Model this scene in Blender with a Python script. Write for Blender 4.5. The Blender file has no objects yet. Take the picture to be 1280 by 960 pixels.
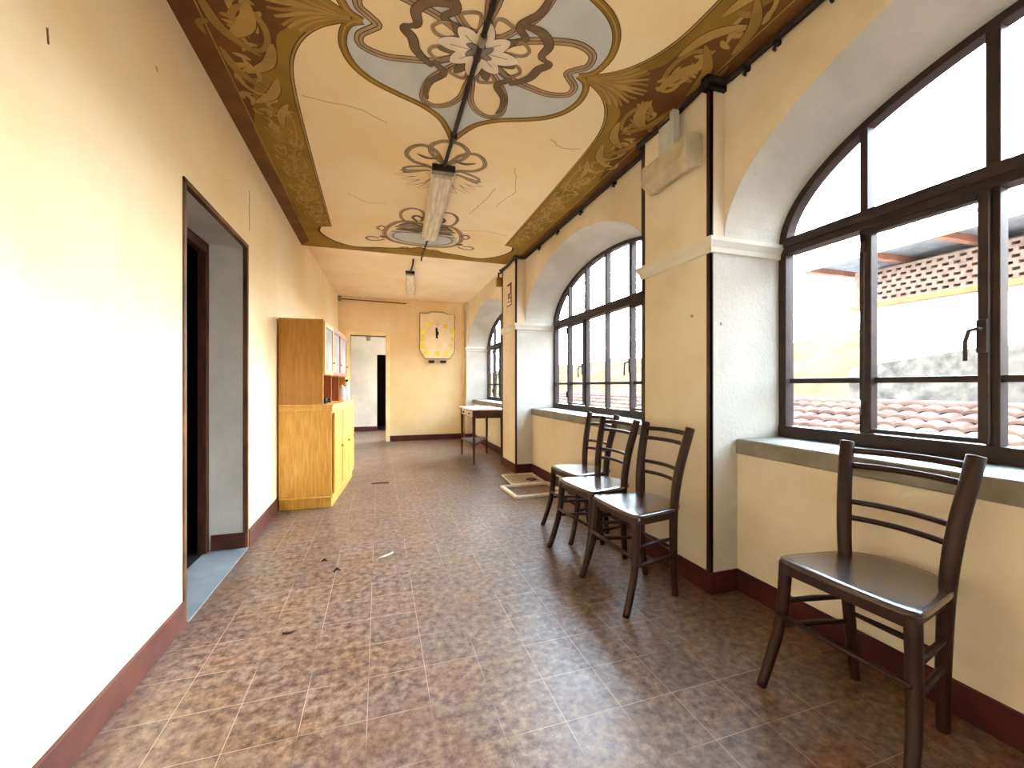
import bpy, bmesh, math, random
from mathutils import Vector, Matrix, noise
from mathutils.geometry import tessellate_polygon
PI = math.pi
C = bpy.context.scene.collection
R = random.Random(7)

# ------------------------------------------------------------------ materials
def s2l(c):
    return tuple(((v/255)/12.92 if v/255 <= .04045 else ((v/255+.055)/1.055)**2.4) for v in c)

def new_mat(name):
    m = bpy.data.materials.new(name); m.use_nodes = True
    nt = m.node_tree; b = nt.nodes['Principled BSDF']
    return m, nt, b

def ramp(nt, stops):
    n = nt.nodes.new('ShaderNodeValToRGB'); e = n.color_ramp.elements
    while len(e) < len(stops): e.new(.5)
    for i, (p, c) in enumerate(stops):
        e[i].position = p; e[i].color = (*c, 1)
    return n

def noise_node(nt, scale, detail=4, rough=.55, vec=None, stretch=None):
    n = nt.nodes.new('ShaderNodeTexNoise'); n.inputs['Scale'].default_value = scale
    n.inputs['Detail'].default_value = detail; n.inputs['Roughness'].default_value = rough
    tc = nt.nodes.new('ShaderNodeTexCoord'); src = tc.outputs['Object']
    if stretch:
        mp = nt.nodes.new('ShaderNodeMapping'); mp.inputs['Scale'].default_value = stretch
        nt.links.new(src, mp.inputs['Vector']); src = mp.outputs['Vector']
    nt.links.new(src, n.inputs['Vector'])
    return n

def bump(nt, b, height, strength, dist=.01):
    n = nt.nodes.new('ShaderNodeBump'); n.inputs['Strength'].default_value = strength
    n.inputs['Distance'].default_value = dist
    nt.links.new(height, n.inputs['Height']); nt.links.new(n.outputs['Normal'], b.inputs['Normal'])

def mottled(name, c1, c2, scale=3., rough=.85, detail=4, lo=.35, hi=.65, bmp=0., bscale=60., spec=.3, metal=0., stretch=None, coat=0.):
    m, nt, b = new_mat(name)
    n = noise_node(nt, scale, detail, .55, stretch=stretch)
    r = ramp(nt, [(lo, s2l(c1)), (hi, s2l(c2))])
    nt.links.new(n.outputs['Fac'], r.inputs['Fac']); nt.links.new(r.outputs['Color'], b.inputs['Base Color'])
    b.inputs['Roughness'].default_value = rough; b.inputs['Specular IOR Level'].default_value = spec
    b.inputs['Metallic'].default_value = metal; b.inputs['Coat Weight'].default_value = coat
    b.inputs['Coat Roughness'].default_value = .18
    if bmp:
        n2 = noise_node(nt, bscale, 3, .6); bump(nt, b, n2.outputs['Fac'], bmp)
    return m

def plaster(name, base, dirt, amount=.5, bmp=.25):
    """painted plaster: large soft blotches, fine trowel bump, a few small chips"""
    m, nt, b = new_mat(name)
    n = noise_node(nt, 1.3, 6, .6)
    r = ramp(nt, [(.38, s2l(dirt)), (.38+amount*.45, s2l(base))])
    nt.links.new(n.outputs['Fac'], r.inputs['Fac'])
    n3 = noise_node(nt, 16., 2, .4)
    chip = ramp(nt, [(.188, (0, 0, 0)), (.20, (1, 1, 1))])
    nt.links.new(n3.outputs['Fac'], chip.inputs['Fac'])
    mx = nt.nodes.new('ShaderNodeMix'); mx.data_type = 'RGBA'
    mx.inputs['A'].default_value = (*s2l([v*.72 for v in dirt]), 1)
    nt.links.new(chip.outputs['Color'], mx.inputs['Factor'])
    nt.links.new(r.outputs['Color'], mx.inputs['B'])
    nt.links.new(mx.outputs['Result'], b.inputs['Base Color'])
    b.inputs['Roughness'].default_value = .9; b.inputs['Specular IOR Level'].default_value = .15
    n2 = noise_node(nt, 45., 5, .65); bump(nt, b, n2.outputs['Fac'], bmp, .006)
    return m

def wood(name, c1, c2, rough=.4, grain=(6, 6, .6), scale=9., coat=.2, spec=.5):
    m, nt, b = new_mat(name)
    n = noise_node(nt, scale, 6, .6, stretch=grain)
    r = ramp(nt, [(.32, s2l(c1)), (.68, s2l(c2))])
    nt.links.new(n.outputs['Fac'], r.inputs['Fac']); nt.links.new(r.outputs['Color'], b.inputs['Base Color'])
    b.inputs['Roughness'].default_value = rough; b.inputs['Coat Weight'].default_value = coat
    b.inputs['Coat Roughness'].default_value = .2; b.inputs['Specular IOR Level'].default_value = spec
    return m

def floor_mat():
    m, nt, b = new_mat('mottled_brown_tile')
    tc = nt.nodes.new('ShaderNodeTexCoord')
    mp = nt.nodes.new('ShaderNodeMapping'); mp.inputs['Location'].default_value = (.24+.203*20, -1.207+.203*40, 0)
    nt.links.new(tc.outputs['Object'], mp.inputs['Vector'])
    br = nt.nodes.new('ShaderNodeTexBrick'); br.offset = 0; br.squash = 1
    for k, v in (('Scale', 1.), ('Mortar Size', .0012), ('Mortar Smooth', .1), ('Brick Width', .203), ('Row Height', .203), ('Bias', 0.)):
        br.inputs[k].default_value = v
    br.inputs['Color1'].default_value = (.84, .83, .82, 1); br.inputs['Color2'].default_value = (1.03, 1.01, .98, 1)
    nt.links.new(mp.outputs['Vector'], br.inputs['Vector'])
    n1 = noise_node(nt, 28., 7, .69)
    r1 = ramp(nt, [(.32, s2l((58, 39, 32))), (.43, s2l((104, 80, 68))), (.56, s2l((132, 108, 93))), (.70, s2l((160, 138, 123)))])
    nt.links.new(n1.outputs['Fac'], r1.inputs['Fac'])
    n2 = noise_node(nt, 3.2, 4, .6)
    r2 = ramp(nt, [(.36, s2l((236, 216, 186))), (.6, s2l((236, 236, 240)))])
    nt.links.new(n2.outputs['Fac'], r2.inputs['Fac'])
    mul = nt.nodes.new('ShaderNodeMix'); mul.data_type = 'RGBA'; mul.blend_type = 'MULTIPLY'; mul.inputs['Factor'].default_value = .8
    nt.links.new(r1.outputs['Color'], mul.inputs['A']); nt.links.new(r2.outputs['Color'], mul.inputs['B'])
    mul2 = nt.nodes.new('ShaderNodeMix'); mul2.data_type = 'RGBA'; mul2.blend_type = 'MULTIPLY'; mul2.inputs['Factor'].default_value = 1.
    nt.links.new(mul.outputs['Result'], mul2.inputs['A']); nt.links.new(br.outputs['Color'], mul2.inputs['B'])
    gm = nt.nodes.new('ShaderNodeMix'); gm.data_type = 'RGBA'
    nt.links.new(br.outputs['Fac'], gm.inputs['Factor']); nt.links.new(mul2.outputs['Result'], gm.inputs['A'])
    ng = noise_node(nt, 1.7, 2, .5)
    rg = ramp(nt, [(.42, s2l((92, 70, 60))), (.5, s2l((164, 142, 124)))])
    nt.links.new(ng.outputs['Fac'], rg.inputs['Fac']); nt.links.new(rg.outputs['Color'], gm.inputs['B'])
    nt.links.new(gm.outputs['Result'], b.inputs['Base Color'])
    nr = noise_node(nt, 5., 5, .6)
    rr = nt.nodes.new('ShaderNodeMapRange'); rr.inputs['To Min'].default_value = .28; rr.inputs['To Max'].default_value = .55
    nt.links.new(nr.outputs['Fac'], rr.inputs['Value']); nt.links.new(rr.outputs['Result'], b.inputs['Roughness'])
    b.inputs['Specular IOR Level'].default_value = .5
    bn = nt.nodes.new('ShaderNodeMath'); bn.operation = 'SUBTRACT'
    nt.links.new(n1.outputs['Fac'], bn.inputs[0]); nt.links.new(br.outputs['Fac'], bn.inputs[1])
    bump(nt, b, bn.outputs[0], .25, .003)
    return m

def glass_mat(name, tint=(1, 1, 1), gloss=.08):
    m = bpy.data.materials.new(name); m.use_nodes = True; nt = m.node_tree; nt.nodes.clear()
    o = nt.nodes.new('ShaderNodeOutputMaterial'); t = nt.nodes.new('ShaderNodeBsdfTransparent')
    t.inputs['Color'].default_value = (*tint, 1)
    g = nt.nodes.new('ShaderNodeBsdfGlossy'); g.inputs['Roughness'].default_value = .05
    lw = nt.nodes.new('ShaderNodeLayerWeight'); lw.inputs['Blend'].default_value = .25
    ml = nt.nodes.new('ShaderNodeMath'); ml.operation = 'MULTIPLY_ADD'; ml.inputs[1].default_value = .35; ml.inputs[2].default_value = gloss*.3
    nt.links.new(lw.outputs['Fresnel'], ml.inputs[0])
    mx = nt.nodes.new('ShaderNodeMixShader'); nt.links.new(ml.outputs[0], mx.inputs['Fac'])
    nt.links.new(t.outputs[0], mx.inputs[1]); nt.links.new(g.outputs[0], mx.inputs[2]); nt.links.new(mx.outputs[0], o.inputs[0])
    return m

M = {}
M['wall_l'] = plaster('cream_plaster_left', (251, 234, 198), (247, 224, 178), .5)
M['wall_r'] = plaster('tan_plaster_right', (228, 217, 198), (215, 201, 176), .5)
M['wall_b'] = plaster('yellow_plaster_back', (236, 212, 170), (228, 198, 146), .5)
M['white'] = plaster('whitewashed_plaster', (205, 201, 194), (186, 183, 176), .4, .5)
M['jamb'] = plaster('grey_plaster_jamb', (228, 228, 222), (206, 206, 200), .4)
M['cornice'] = plaster('white_cornice_paint', (222, 218, 208), (204, 199, 188), .4, .15)
M['ceil'] = plaster('peach_ceiling_plaster', (253, 234, 198), (250, 224, 176), .45, .12)
M['ceil2'] = plaster('pale_ceiling_plaster', (248, 230, 204), (242, 218, 184), .4, .12)
M['floor'] = floor_mat()
M['stone'] = mottled('grey_stone', (168, 166, 158), (206, 204, 198), 14, .6, bmp=.2)
M['sill'] = mottled('grey_sill_stone', (110, 104, 90), (138, 132, 116), 6, .45, bmp=.15, spec=.4)
M['thresh'] = mottled('pale_marble_threshold', (112, 118, 120), (138, 143, 146), 4, .4)
M['skirt_l'] = mottled('red_brown_skirting', (74, 38, 28), (92, 50, 38), 8, .5)
M['skirt_r'] = mottled('maroon_skirting', (58, 22, 26), (74, 31, 32), 8, .45)
M['strip'] = mottled('dark_maroon_strip', (42, 22, 22), (58, 32, 29), 12, .45)
M['trimbrown'] = mottled('brown_door_edge', (70, 46, 28), (120, 82, 40), 5, .5)
M['dark'] = mottled('shade_black_wall', (20, 16, 14), (30, 25, 22), 3, .8)  # near-black colour stands in for the shade of unlit rooms
M['black'] = mottled('black_plastic', (18, 16, 16), (30, 27, 27), 10, .5)
M['cable'] = mottled('dark_cable', (34, 26, 26), (50, 38, 36), 20, .55)
M['frame'] = mottled('dark_brown_steel', (44, 35, 35), (60, 46, 44), 14, .5, metal=.15, bmp=.08)
M['glass'] = glass_mat('window_glass')
M['cglass'] = glass_mat('cabinet_glass', (.9, .92, .95), 1.6)
M['reflpane'] = mottled('pale_reflection_pane', (150, 152, 154), (178, 180, 182), 5, .25, spec=.6)  # pale pane colour carries a painted-in reflection
M['chair'] = wood('dark_brown_chair_wood', (32, 15, 11), (52, 27, 20), .42, (3, 3, .5), 14, .0, .28)
M['seat'] = wood('dark_seat_ply', (48, 31, 25), (66, 46, 36), .24, (8, .8, 8), 6, 1.0, .8)
M['oak'] = wood('yellow_oak_veneer', (192, 136, 44), (226, 174, 80), .38, (9, 9, .7), 7, .25)
M['oak2'] = wood('orange_oak_panel', (158, 106, 30), (184, 132, 46), .42, (5, 5, .8), 6, .2)
M['oakl'] = wood('pale_oak_trim', (206, 156, 70), (230, 186, 104), .4, (5, 5, .8), 6, .2)
M['redwood'] = wood('red_brown_wood', (120, 60, 26), (160, 88, 40), .4, (5, 5, .8), 6, .2)
M['tablewood'] = wood('dark_table_wood', (54, 29, 18), (82, 48, 30), .55, (4, 4, .7), 9, .0, .25)
M['tabletop'] = wood('worn_pale_table_top', (176, 156, 138), (214, 200, 188), .4, (4, .6, 4), 8, .2)
M['paper'] = mottled('paper', (236, 232, 224), (250, 248, 244), 8, .8)
M['lampmetal'] = mottled('dusty_lamp_metal', (120, 110, 96), (150, 138, 120), 9, .5)
M['diffuser'] = mottled('dusty_white_diffuser', (206, 190, 164), (240, 232, 214), 7, .35, stretch=(6, .6, 6))
M['emlamp'] = mottled('yellowed_grey_plastic', (178, 166, 140), (204, 194, 168), 9, .5)
M['greymetal'] = mottled('light_grey_plastic', (178, 184, 182), (204, 208, 206), 9, .5)
M['cream'] = mottled('cream_gloss_paint', (232, 208, 152), (246, 226, 176), 6, .5)
M['clock'] = mottled('pale_clock_board', (236, 212, 172), (246, 228, 192), 5, .5)
M['yellow'] = mottled('yellow_marker', (236, 214, 60), (248, 230, 96), 9, .6)
M['paleyellow'] = mottled('faded_yellow_marker', (232, 206, 120), (242, 218, 140), 9, .6)
M['brass'] = mottled('dull_brass', (150, 112, 56), (182, 140, 74), 10, .4, metal=.7)
M['wire'] = mottled('off_white_enamel', (214, 200, 170), (236, 224, 198), 12, .45)
M['signred'] = mottled('dark_red_sign', (110, 34, 30), (130, 44, 38), 9, .5)
M['signwhite'] = mottled('sign_white', (226, 216, 200), (240, 232, 220), 9, .5)
M['china'] = mottled('white_china', (232, 230, 226), (246, 244, 240), 9, .25)
M['stick'] = mottled('pale_stick', (206, 190, 168), (230, 220, 204), 30, .7)
M['litter'] = mottled('dark_litter', (56, 36, 28), (84, 56, 40), 30, .8)
M['tile'] = mottled('terracotta_tiles', (98, 72, 62), (126, 98, 87), 4, 1., detail=6, spec=.05)
M['ext_white'] = mottled('white_render', (236, 228, 214), (250, 244, 232), 2, .9)
M['ext_brick'] = mottled('pinkish_brick', (124, 103, 92), (146, 126, 114), 8, .9)
M['ext_stone'] = mottled('grey_rough_wall', (50, 50, 50), (78, 77, 75), 5, 1., detail=8, spec=0.)
M['ext_ochre'] = mottled('ochre_ledge', (88, 58, 33), (108, 76, 47), 5, .8)
M['rafter'] = mottled('brown_rafter', (120, 78, 62), (146, 98, 80), 5, .8)
M['soffit'] = mottled('grey_soffit', (100, 100, 106), (124, 123, 127), 4, .8)
M['hill'] = mottled('autumn_hillside', (58, 50, 38), (82, 70, 53), .35, 1., detail=9, spec=0.)
M['leafy'] = mottled('yellow_green_leaves', (150, 134, 40), (180, 162, 66), 6, .8)
M['ground'] = mottled('pale_yard', (176, 170, 160), (206, 200, 190), 1, .95)
# ceiling paints
def paint(name, c, d=.93, scale=7): return mottled(name, [v*d for v in c], c, scale, .85, spec=.15)
P_ = dict(ochre=paint('paint_ochre', (164, 128, 62), .85, 4), brown=paint('paint_dark_brown', (126, 86, 52), .85, 5),
          maroon=paint('paint_brown_edge', (134, 96, 58), .85, 5), gold=paint('paint_light_ochre', (190, 154, 92), .9),
          blue=paint('paint_blue_grey', (210, 215, 216), .95), rib=paint('paint_ribbon', (190, 162, 128), .88, 12),
          rib2=paint('paint_ribbon_dark', (134, 112, 88), .88, 12), line=paint('paint_line', (96, 68, 44), .9),
          petal=paint('paint_petal', (246, 232, 212), .95, 12), tan=paint('paint_tan', (251, 228, 186), .98, 4),
          olive=paint('paint_olive_line', (168, 132, 76), .9), grey=paint('paint_grey_accent', (150, 142, 128), .88, 12),  # grey is a pigment of the flower and cartouche
          crack=paint('crack_line', (206, 168, 122), .92))

# ------------------------------------------------------------------ mesh helpers
class MB:
    def __init__(s): s.v = []; s.f = []; s.m = []; s.s = []
    def add(s, vs, fs, mi=0, smooth=False):
        o = len(s.v); s.v += [tuple(v) for v in vs]
        for f in fs: s.f.append([o+i for i in f]); s.m.append(mi); s.s.append(smooth)
    def box(s, x0, x1, y0, y1, z0, z1, mi=0, mx=None, face=None, skip=()):
        """face: dict of '-x','+x','-y','+y','-z','+z' -> material index"""
        vs = [(x, y, z) for z in (z0, z1) for y in (y0, y1) for x in (x0, x1)]
        if mx: vs = [tuple(mx @ Vector(v)) for v in vs]
        F = {'-z': (0, 2, 3, 1), '+z': (4, 5, 7, 6), '-y': (0, 1, 5, 4), '+y': (2, 6, 7, 3), '-x': (0, 4, 6, 2), '+x': (1, 3, 7, 5)}
        o = len(s.v); s.v += vs
        for k, f in F.items():
            if k in skip: continue
            s.f.append([o+i for i in f]); s.m.append((face or {}).get(k, mi)); s.s.append(False)
        return s
    def tube(s, pts, rad, n=10, mi=0, flat=None, cap=True, up=None):
        """rad: number or list; flat=(a,b): elliptical section scale"""
        pts = [Vector(p) for p in pts]; rs = rad if isinstance(rad, (list, tuple)) else [rad]*len(pts)
        o = len(s.v); a0 = None
        for i, p in enumerate(pts):
            t = (pts[min(i+1, len(pts)-1)]-pts[max(i-1, 0)]).normalized()
            if a0 is None:
                ref = Vector(up) if up else (Vector((0, 0, 1)) if abs(t.z) < .9 else Vector((0, 1, 0)))
            else: ref = a0
            a = (ref-t*ref.dot(t)).normalized(); b = t.cross(a); a0 = a
            fa, fb = flat or (1, 1)
            for k in range(n):
                an = 2*PI*(k+.5)/n
                s.v.append(tuple(p+(a*math.cos(an)*fa+b*math.sin(an)*fb)*rs[i]))
        for i in range(len(pts)-1):
            for k in range(n):
                s.f.append([o+i*n+k, o+i*n+(k+1) % n, o+(i+1)*n+(k+1) % n, o+(i+1)*n+k]); s.m.append(mi); s.s.append(n > 4)
        if cap:
            s.f.append([o+k for k in range(n)][::-1]); s.m.append(mi); s.s.append(False)
            e = o+(len(pts)-1)*n
            s.f.append([e+k for k in range(n)]); s.m.append(mi); s.s.append(False)
        return s
    def prism(s, poly, z0, z1, mi=0, mx=None):
        """extrude a 2D outline (x,y) between two heights"""
        n = len(poly); vs = [(x, y, z0) for x, y in poly]+[(x, y, z1) for x, y in poly]
        if mx: vs = [tuple(mx @ Vector(v)) for v in vs]
        o = len(s.v); s.v += vs
        fs = [list(range(n))[::-1], list(range(n, 2*n))]+[[i, (i+1) % n, n+(i+1) % n, n+i] for i in range(n)]
        for f in fs: s.f.append([o+i for i in f]); s.m.append(mi); s.s.append(False)
        return s
    def lathe(s, prof, c=(0, 0, 0), n=20, mi=0):
        o = len(s.v)
        for r, z in prof:
            for k in range(n):
                a = 2*PI*k/n; s.v.append((c[0]+r*math.cos(a), c[1]+r*math.sin(a), c[2]+z))
        for i in range(len(prof)-1):
            for k in range(n):
                s.f.append([o+i*n+k, o+i*n+(k+1) % n, o+(i+1)*n+(k+1) % n, o+(i+1)*n+k]); s.m.append(mi); s.s.append(True)
        return s
    def build(s, name, mats, parent=None, bevel=0., loc=None, seg=2):
        me = bpy.data.meshes.new(name); me.from_pydata(s.v, [], s.f); me.update()
        for m in (mats if isinstance(mats, (list, tuple)) else [mats]): me.materials.append(m)
        me.polygons.foreach_set('material_index', s.m); me.polygons.foreach_set('use_smooth', s.s)
        bm = bmesh.new(); bm.from_mesh(me); bmesh.ops.recalc_face_normals(bm, faces=bm.faces[:]); bm.to_mesh(me); bm.free()
        o = bpy.data.objects.new(name, me); C.objects.link(o)
        if parent: o.parent = parent
        if loc: o.location = loc
        if bevel:
            b = o.modifiers.new('bevel', 'BEVEL'); b.width = bevel; b.segments = seg; b.limit_method = 'ANGLE'; b.angle_limit = math.radians(40)
        return o

def tag(o, label=None, cat=None, group=None, kind=None):
    for k, v in (('label', label), ('category', cat), ('group', group), ('kind', kind)):
        if v: o[k] = v
    return o
def empty(name, loc=(0, 0, 0), rz=0., **kw):
    o = bpy.data.objects.new(name, None); C.objects.link(o); o.location = loc; o.rotation_euler = (0, 0, rz); o.empty_display_size = .1
    return tag(o, **kw)
def struct(o, label, cat): return tag(o, label, cat, kind='structure')
def dup_tree(o, parent=None):
    c = o.copy(); C.objects.link(c)
    if parent: c.parent = parent
    for ch in list(o.children): dup_tree(ch, c)
    return c
def smooth_pts(p, n=8, closed=False):
    p = [Vector((*q, 0)) if len(q) == 2 else Vector(q) for q in p]; out = []
    N = len(p); rng = range(N if closed else N-1)
    for i in rng:
        g = (lambda k: p[k % N]) if closed else (lambda k: p[max(0, min(N-1, k))])
        a, b, c, d = g(i-1), g(i), g(i+1), g(i+2)
        for k in range(n):
            t = k/n
            out.append(.5*((2*b)+(c-a)*t+(2*a-5*b+4*c-d)*t*t+(3*b-a-3*c+d)*t**3))
    if not closed: out.append(p[-1])
    return out

# ------------------------------------------------------------------ camera
F_PX, VPX = 515., 474.
yaw = math.atan((640-VPX)/F_PX)
cd = bpy.data.cameras.new('camera'); cd.sensor_width = 36; cd.lens = F_PX/1280*36; cd.shift_y = 2/1280; cd.clip_start = .05; cd.clip_end = 500
cam = bpy.data.objects.new('camera', cd); C.objects.link(cam); cam.location = (0, 0, 1.08); cam.rotation_euler = (PI/2, 0, -yaw)
bpy.context.scene.camera = cam

# ------------------------------------------------------------------ room dimensions
XL, ZC, ZC2 = -.84, 2.68, 2.76
YN, YA, YF, YB = -4.4, -1.37, 5.2, 8.3          # rear wall, rear edge of painted bay, its far edge, back wall
XP, XS, XLOW, XW = 1.637, 1.722, 1.81, 2.10       # pilaster face, spandrel face, wall under windows, window plane
XOUT = 2.165
ZT = 3.05
SPR = 1.835
D1 = (2.235, 3.15, 2.0)                            # door_1: y0, y1, height

# floor
struct(MB().box(-4.2, XOUT, YN-.2, 13.0, -.2, 0).build('floor', M['floor']), 'brown mottled tile floor of the long room', 'floor')

# left wall
w = MB()
w.box(XL-.22, XL, YN, D1[0], 0, ZT, face={'+y': 1})
w.box(XL-.22, XL, D1[0], D1[1], D1[2], ZT, face={'-z': 1})
w.box(XL-.22, XL, D1[1], YF, 0, ZT, face={'-y': 1})
w.prism([(XL-.22, YF), (XL, YF), (-.73, YB), (-.95, YB)], 0, ZT)
struct(w.build('wall_left', [M['wall_l'], M['jamb']]), 'cream plaster wall on the left with a dark doorway', 'wall')
w = MB()
def wall_crack(p, wd):
    for (ya, za), (yb, zb) in zip(p[:-1], p[1:]): w.tube([(XL, ya, za), (XL, yb, zb)], wd, 4)
wall_crack([(3.205, 2.40), (3.215, 2.33), (3.20, 2.27), (3.212, 2.20), (3.205, 2.13)], .0022)
wall_crack([(1.255, 2.155), (1.275, 2.14), (1.29, 2.145)], .004)
wall_crack([(1.42, 2.03), (1.424, 1.99)], .003)
wall_crack([(1.10, .86), (1.16, .875), (1.22, .872)], .0015)
w.build('plaster_crack', M['trimbrown'], bpy.data.objects['wall_left'])
# side room, its shade painted in as near-black walls
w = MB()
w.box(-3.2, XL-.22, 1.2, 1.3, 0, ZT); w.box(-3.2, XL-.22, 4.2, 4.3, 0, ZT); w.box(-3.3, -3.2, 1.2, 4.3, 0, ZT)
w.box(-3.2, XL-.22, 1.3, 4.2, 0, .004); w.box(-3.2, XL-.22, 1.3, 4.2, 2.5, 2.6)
struct(w.build('wall_side_room', M['dark']), 'walls of the room behind the left doorway, painted near black as shade', 'wall')
# door frame and threshold
w = MB(); t = .022
w.box(XL-.02, XL+.008, D1[0]-t, D1[0]+.004, 0, D1[2]+t); w.box(XL-.02, XL+.008, D1[1]-.004, D1[1]+t, 0, D1[2]+t)
w.box(XL-.02, XL+.008, D1[0]-t, D1[1]+t, D1[2]-.004, D1[2]+t)
d1 = struct(w.build('door_1', M['trimbrown'], bevel=.003), 'thin brown edging around the open left doorway', 'doorway')
w = MB()
w.box(-1.10, -1.05, D1[0]+.002, D1[0]+.06, 0.006, 1.95); w.box(-1.10, -1.05, D1[1]-.05, D1[1]-.002, .006, 1.95)
w.box(-1.10, -1.05, D1[0]+.002, D1[1]-.002, 1.93, 1.995)
w.build('inner_door_frame', M['tablewood'], d1, bevel=.004)
struct(MB().box(XL-.23, XL+.012, D1[0]+.004, D1[1]-.004, 0, .006).build('threshold', M['thresh']), 'pale grey stone slab on the left door sill', 'threshold')

# skirting left
w = MB(); h = .112
w.box(XL, XL+.012, YN, D1[0]-t, 0, h); w.box(XL, XL+.012, D1[1]+t, YF, 0, h)
w.box(XL-.2, XL-.002, D1[1]-.012, D1[1], .006, h-.005)
w.prism([(XL-.001, YF), (XL+.012, YF), (-.718, YB), (-.73, YB)], 0, h)
struct(w.build('baseboard_left', M['skirt_l'], bevel=.003), 'red-brown skirting along the left wall', 'skirting')

# back wall with door_2
D2 = (-.52, .12, 2.03)
w = MB()
w.box(-1.2, D2[0], YB, YB+.16, 0, ZT); w.box(D2[1], XOUT, YB, YB+.16, 0, ZT); w.box(D2[0], D2[1], YB, YB+.16, D2[2], ZT)
struct(w.build('wall_back', M['wall_b']), 'yellow plaster end wall with the open doorway and clock', 'wall')
w = MB(); fw = .075
for x0, x1 in ((D2[0]-fw, D2[0]), (D2[1], D2[1]+fw)): w.box(x0, x1, YB-.025, YB+.17, 0, D2[2]+fw)
w.box(D2[0], D2[1], YB-.025, YB+.17, D2[2], D2[2]+fw)
struct(w.build('door_2', M['cream'], bevel=.006), 'cream painted frame of the open doorway in the end wall', 'doorway')
struct(MB().box(D2[1]+fw, XP, YB-.012, YB, 0, .11).build('baseboard_back', M['skirt_r'], bevel=.003), 'dark skirting along the end wall', 'skirting')
# room beyond
w = MB(); Y2 = 10.35
w.box(-1.6, -.05, Y2, Y2+.12, 0, ZT); w.box(.34, 1.9, Y2, Y2+.12, 0, ZT); w.box(-.05, .34, Y2, Y2+.12, 1.82, ZT)
w.box(-1.7, -1.6, YB+.16, Y2+.12, 0, ZT)
w.box(1.8, 1.9, YB+.16, Y2, 0, .9); w.box(1.8, 1.9, YB+.16, Y2, 2.3, ZT); w.box(1.8, 1.9, YB+.16, YB+.36, .9, 2.3); w.box(1.8, 1.9, Y2-.25, Y2, .9, 2.3)  # unseen opening added in the right wall so daylight enters
w.box(-1.7, 1.9, YB+.1, Y2+.12, 2.85, ZT)
struct(w.build('wall_far_room', M['white']), 'whitewashed walls of the room beyond the end doorway', 'wall')
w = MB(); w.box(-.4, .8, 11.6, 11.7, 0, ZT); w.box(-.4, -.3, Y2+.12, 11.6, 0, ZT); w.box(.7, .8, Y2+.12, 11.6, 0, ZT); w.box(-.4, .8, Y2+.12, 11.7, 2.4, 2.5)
struct(w.build('wall_far_closet', M['dark']), 'recess behind the far room opening, painted black as shade', 'wall')
struct(MB().box(-1.6, -.05, Y2-.012, Y2, 0, .11).build('baseboard_far_room', M['skirt_r']), 'dark skirting in the far room', 'skirting')

# rear wall (unseen, behind the viewer), made white to bounce fill light
struct(MB().box(-1.2, XOUT, YN-.16, YN, 0, ZT).build('wall_rear', M['white']), 'plaster wall at the near end of the room', 'wall')

# ------------------------------------------------------------------ right wall: pilasters, arches, sills, windows
BAYS = [(-3.9, YA), (-.785, 1.715), (2.30, 4.80), (5.39, 8.14)]
PIERS = [(YN, -3.9), (YA, -.785), (1.715, 2.30), (4.80, 5.39), (8.14, YB)]
XPS = [XP, XP, XP, 1.60, 1.665]
w = MB()
for (y0, y1), xp in zip(PIERS, XPS):
    w.box(xp, XOUT, y0, y1, 0, SPR-.03, face={'-y': 1, '+y': 1})
    w.box(xp, XOUT, y0, y1, SPR-.03, ZT)
def ell(cy, a, b, n, z0=SPR):
    return [(cy+a*math.cos(PI-PI*i/n), z0+b*math.sin(PI-PI*i/n)) for i in range(n+1)]
NSEG = 48
for bi, (y0, y1) in enumerate(BAYS):
    cy, a = (y0+y1)/2, (y1-y0)/2
    xs = XS if bi < 3 else 1.70
    A = ell(cy, a, .655, NSEG); B = ell(cy, a-.001, .60 if bi < 2 else .57, NSEG)
    for i in range(NSEG):
        (ya, za), (yb, zb) = A[i], A[i+1]; (yc, zc), (yd, zd) = B[i], B[i+1]
        w.add([(xs, ya, za), (xs, yb, zb), (xs, yb, ZT), (xs, ya, ZT)], [(0, 1, 2, 3)], 0)
        w.add([(xs, ya, za), (xs, yb, zb), (XW+.0, yd, zd), (XW+.0, yc, zc)], [(0, 1, 2, 3)], 1, True)
        w.add([(XW+.0, yc, zc), (XW+.0, yd, zd), (XOUT, yd, zd), (XOUT, yc, zc)], [(0, 1, 2, 3)], 1)
        w.add([(XOUT, yc, zc), (XOUT, yd, zd), (XOUT, yd, ZT), (XOUT, yc, ZT)], [(0, 1, 2, 3)], 0)
    w.box(XLOW, XOUT, y0, y1, 0, .72)
struct(w.build('wall_right', [M['wall_r'], M['white']]), 'tan plaster window wall with pilasters and white arched reveals', 'wall')

# impost cornices round each pilaster
w = MB()
prof = [(1.768, .001), (1.772, .012), (1.796, .014), (1.806, .020), (1.826, .031), (1.846, .033), (1.85, .020), (1.85, .0)]
for (y0, y1), xp in zip(PIERS[1:], XPS[1:]):
    yy1 = y1+.05 if y1 < YB else YB
    for (za, oa), (zb, ob) in zip(prof[:-1], prof[1:]):
        ra = [(XW, y0-oa), (xp-oa, y0-oa), (xp-oa, (y1+oa if y1 < YB else YB)), (XW, (y1+oa if y1 < YB else YB))]
        rb = [(XW, y0-ob), (xp-ob, y0-ob), (xp-ob, (y1+ob if y1 < YB else YB)), (XW, (y1+ob if y1 < YB else YB))]
        vs = [(x, y, za) for x, y in ra]+[(x, y, zb) for x, y in rb]
        w.add(vs, [(i, (i+1) % 4, 4+(i+1) % 4, 4+i) for i in range(3)])
struct(w.build('trim_1', M['cornice']), 'white impost mouldings around the window pilasters', 'moulding')

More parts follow.
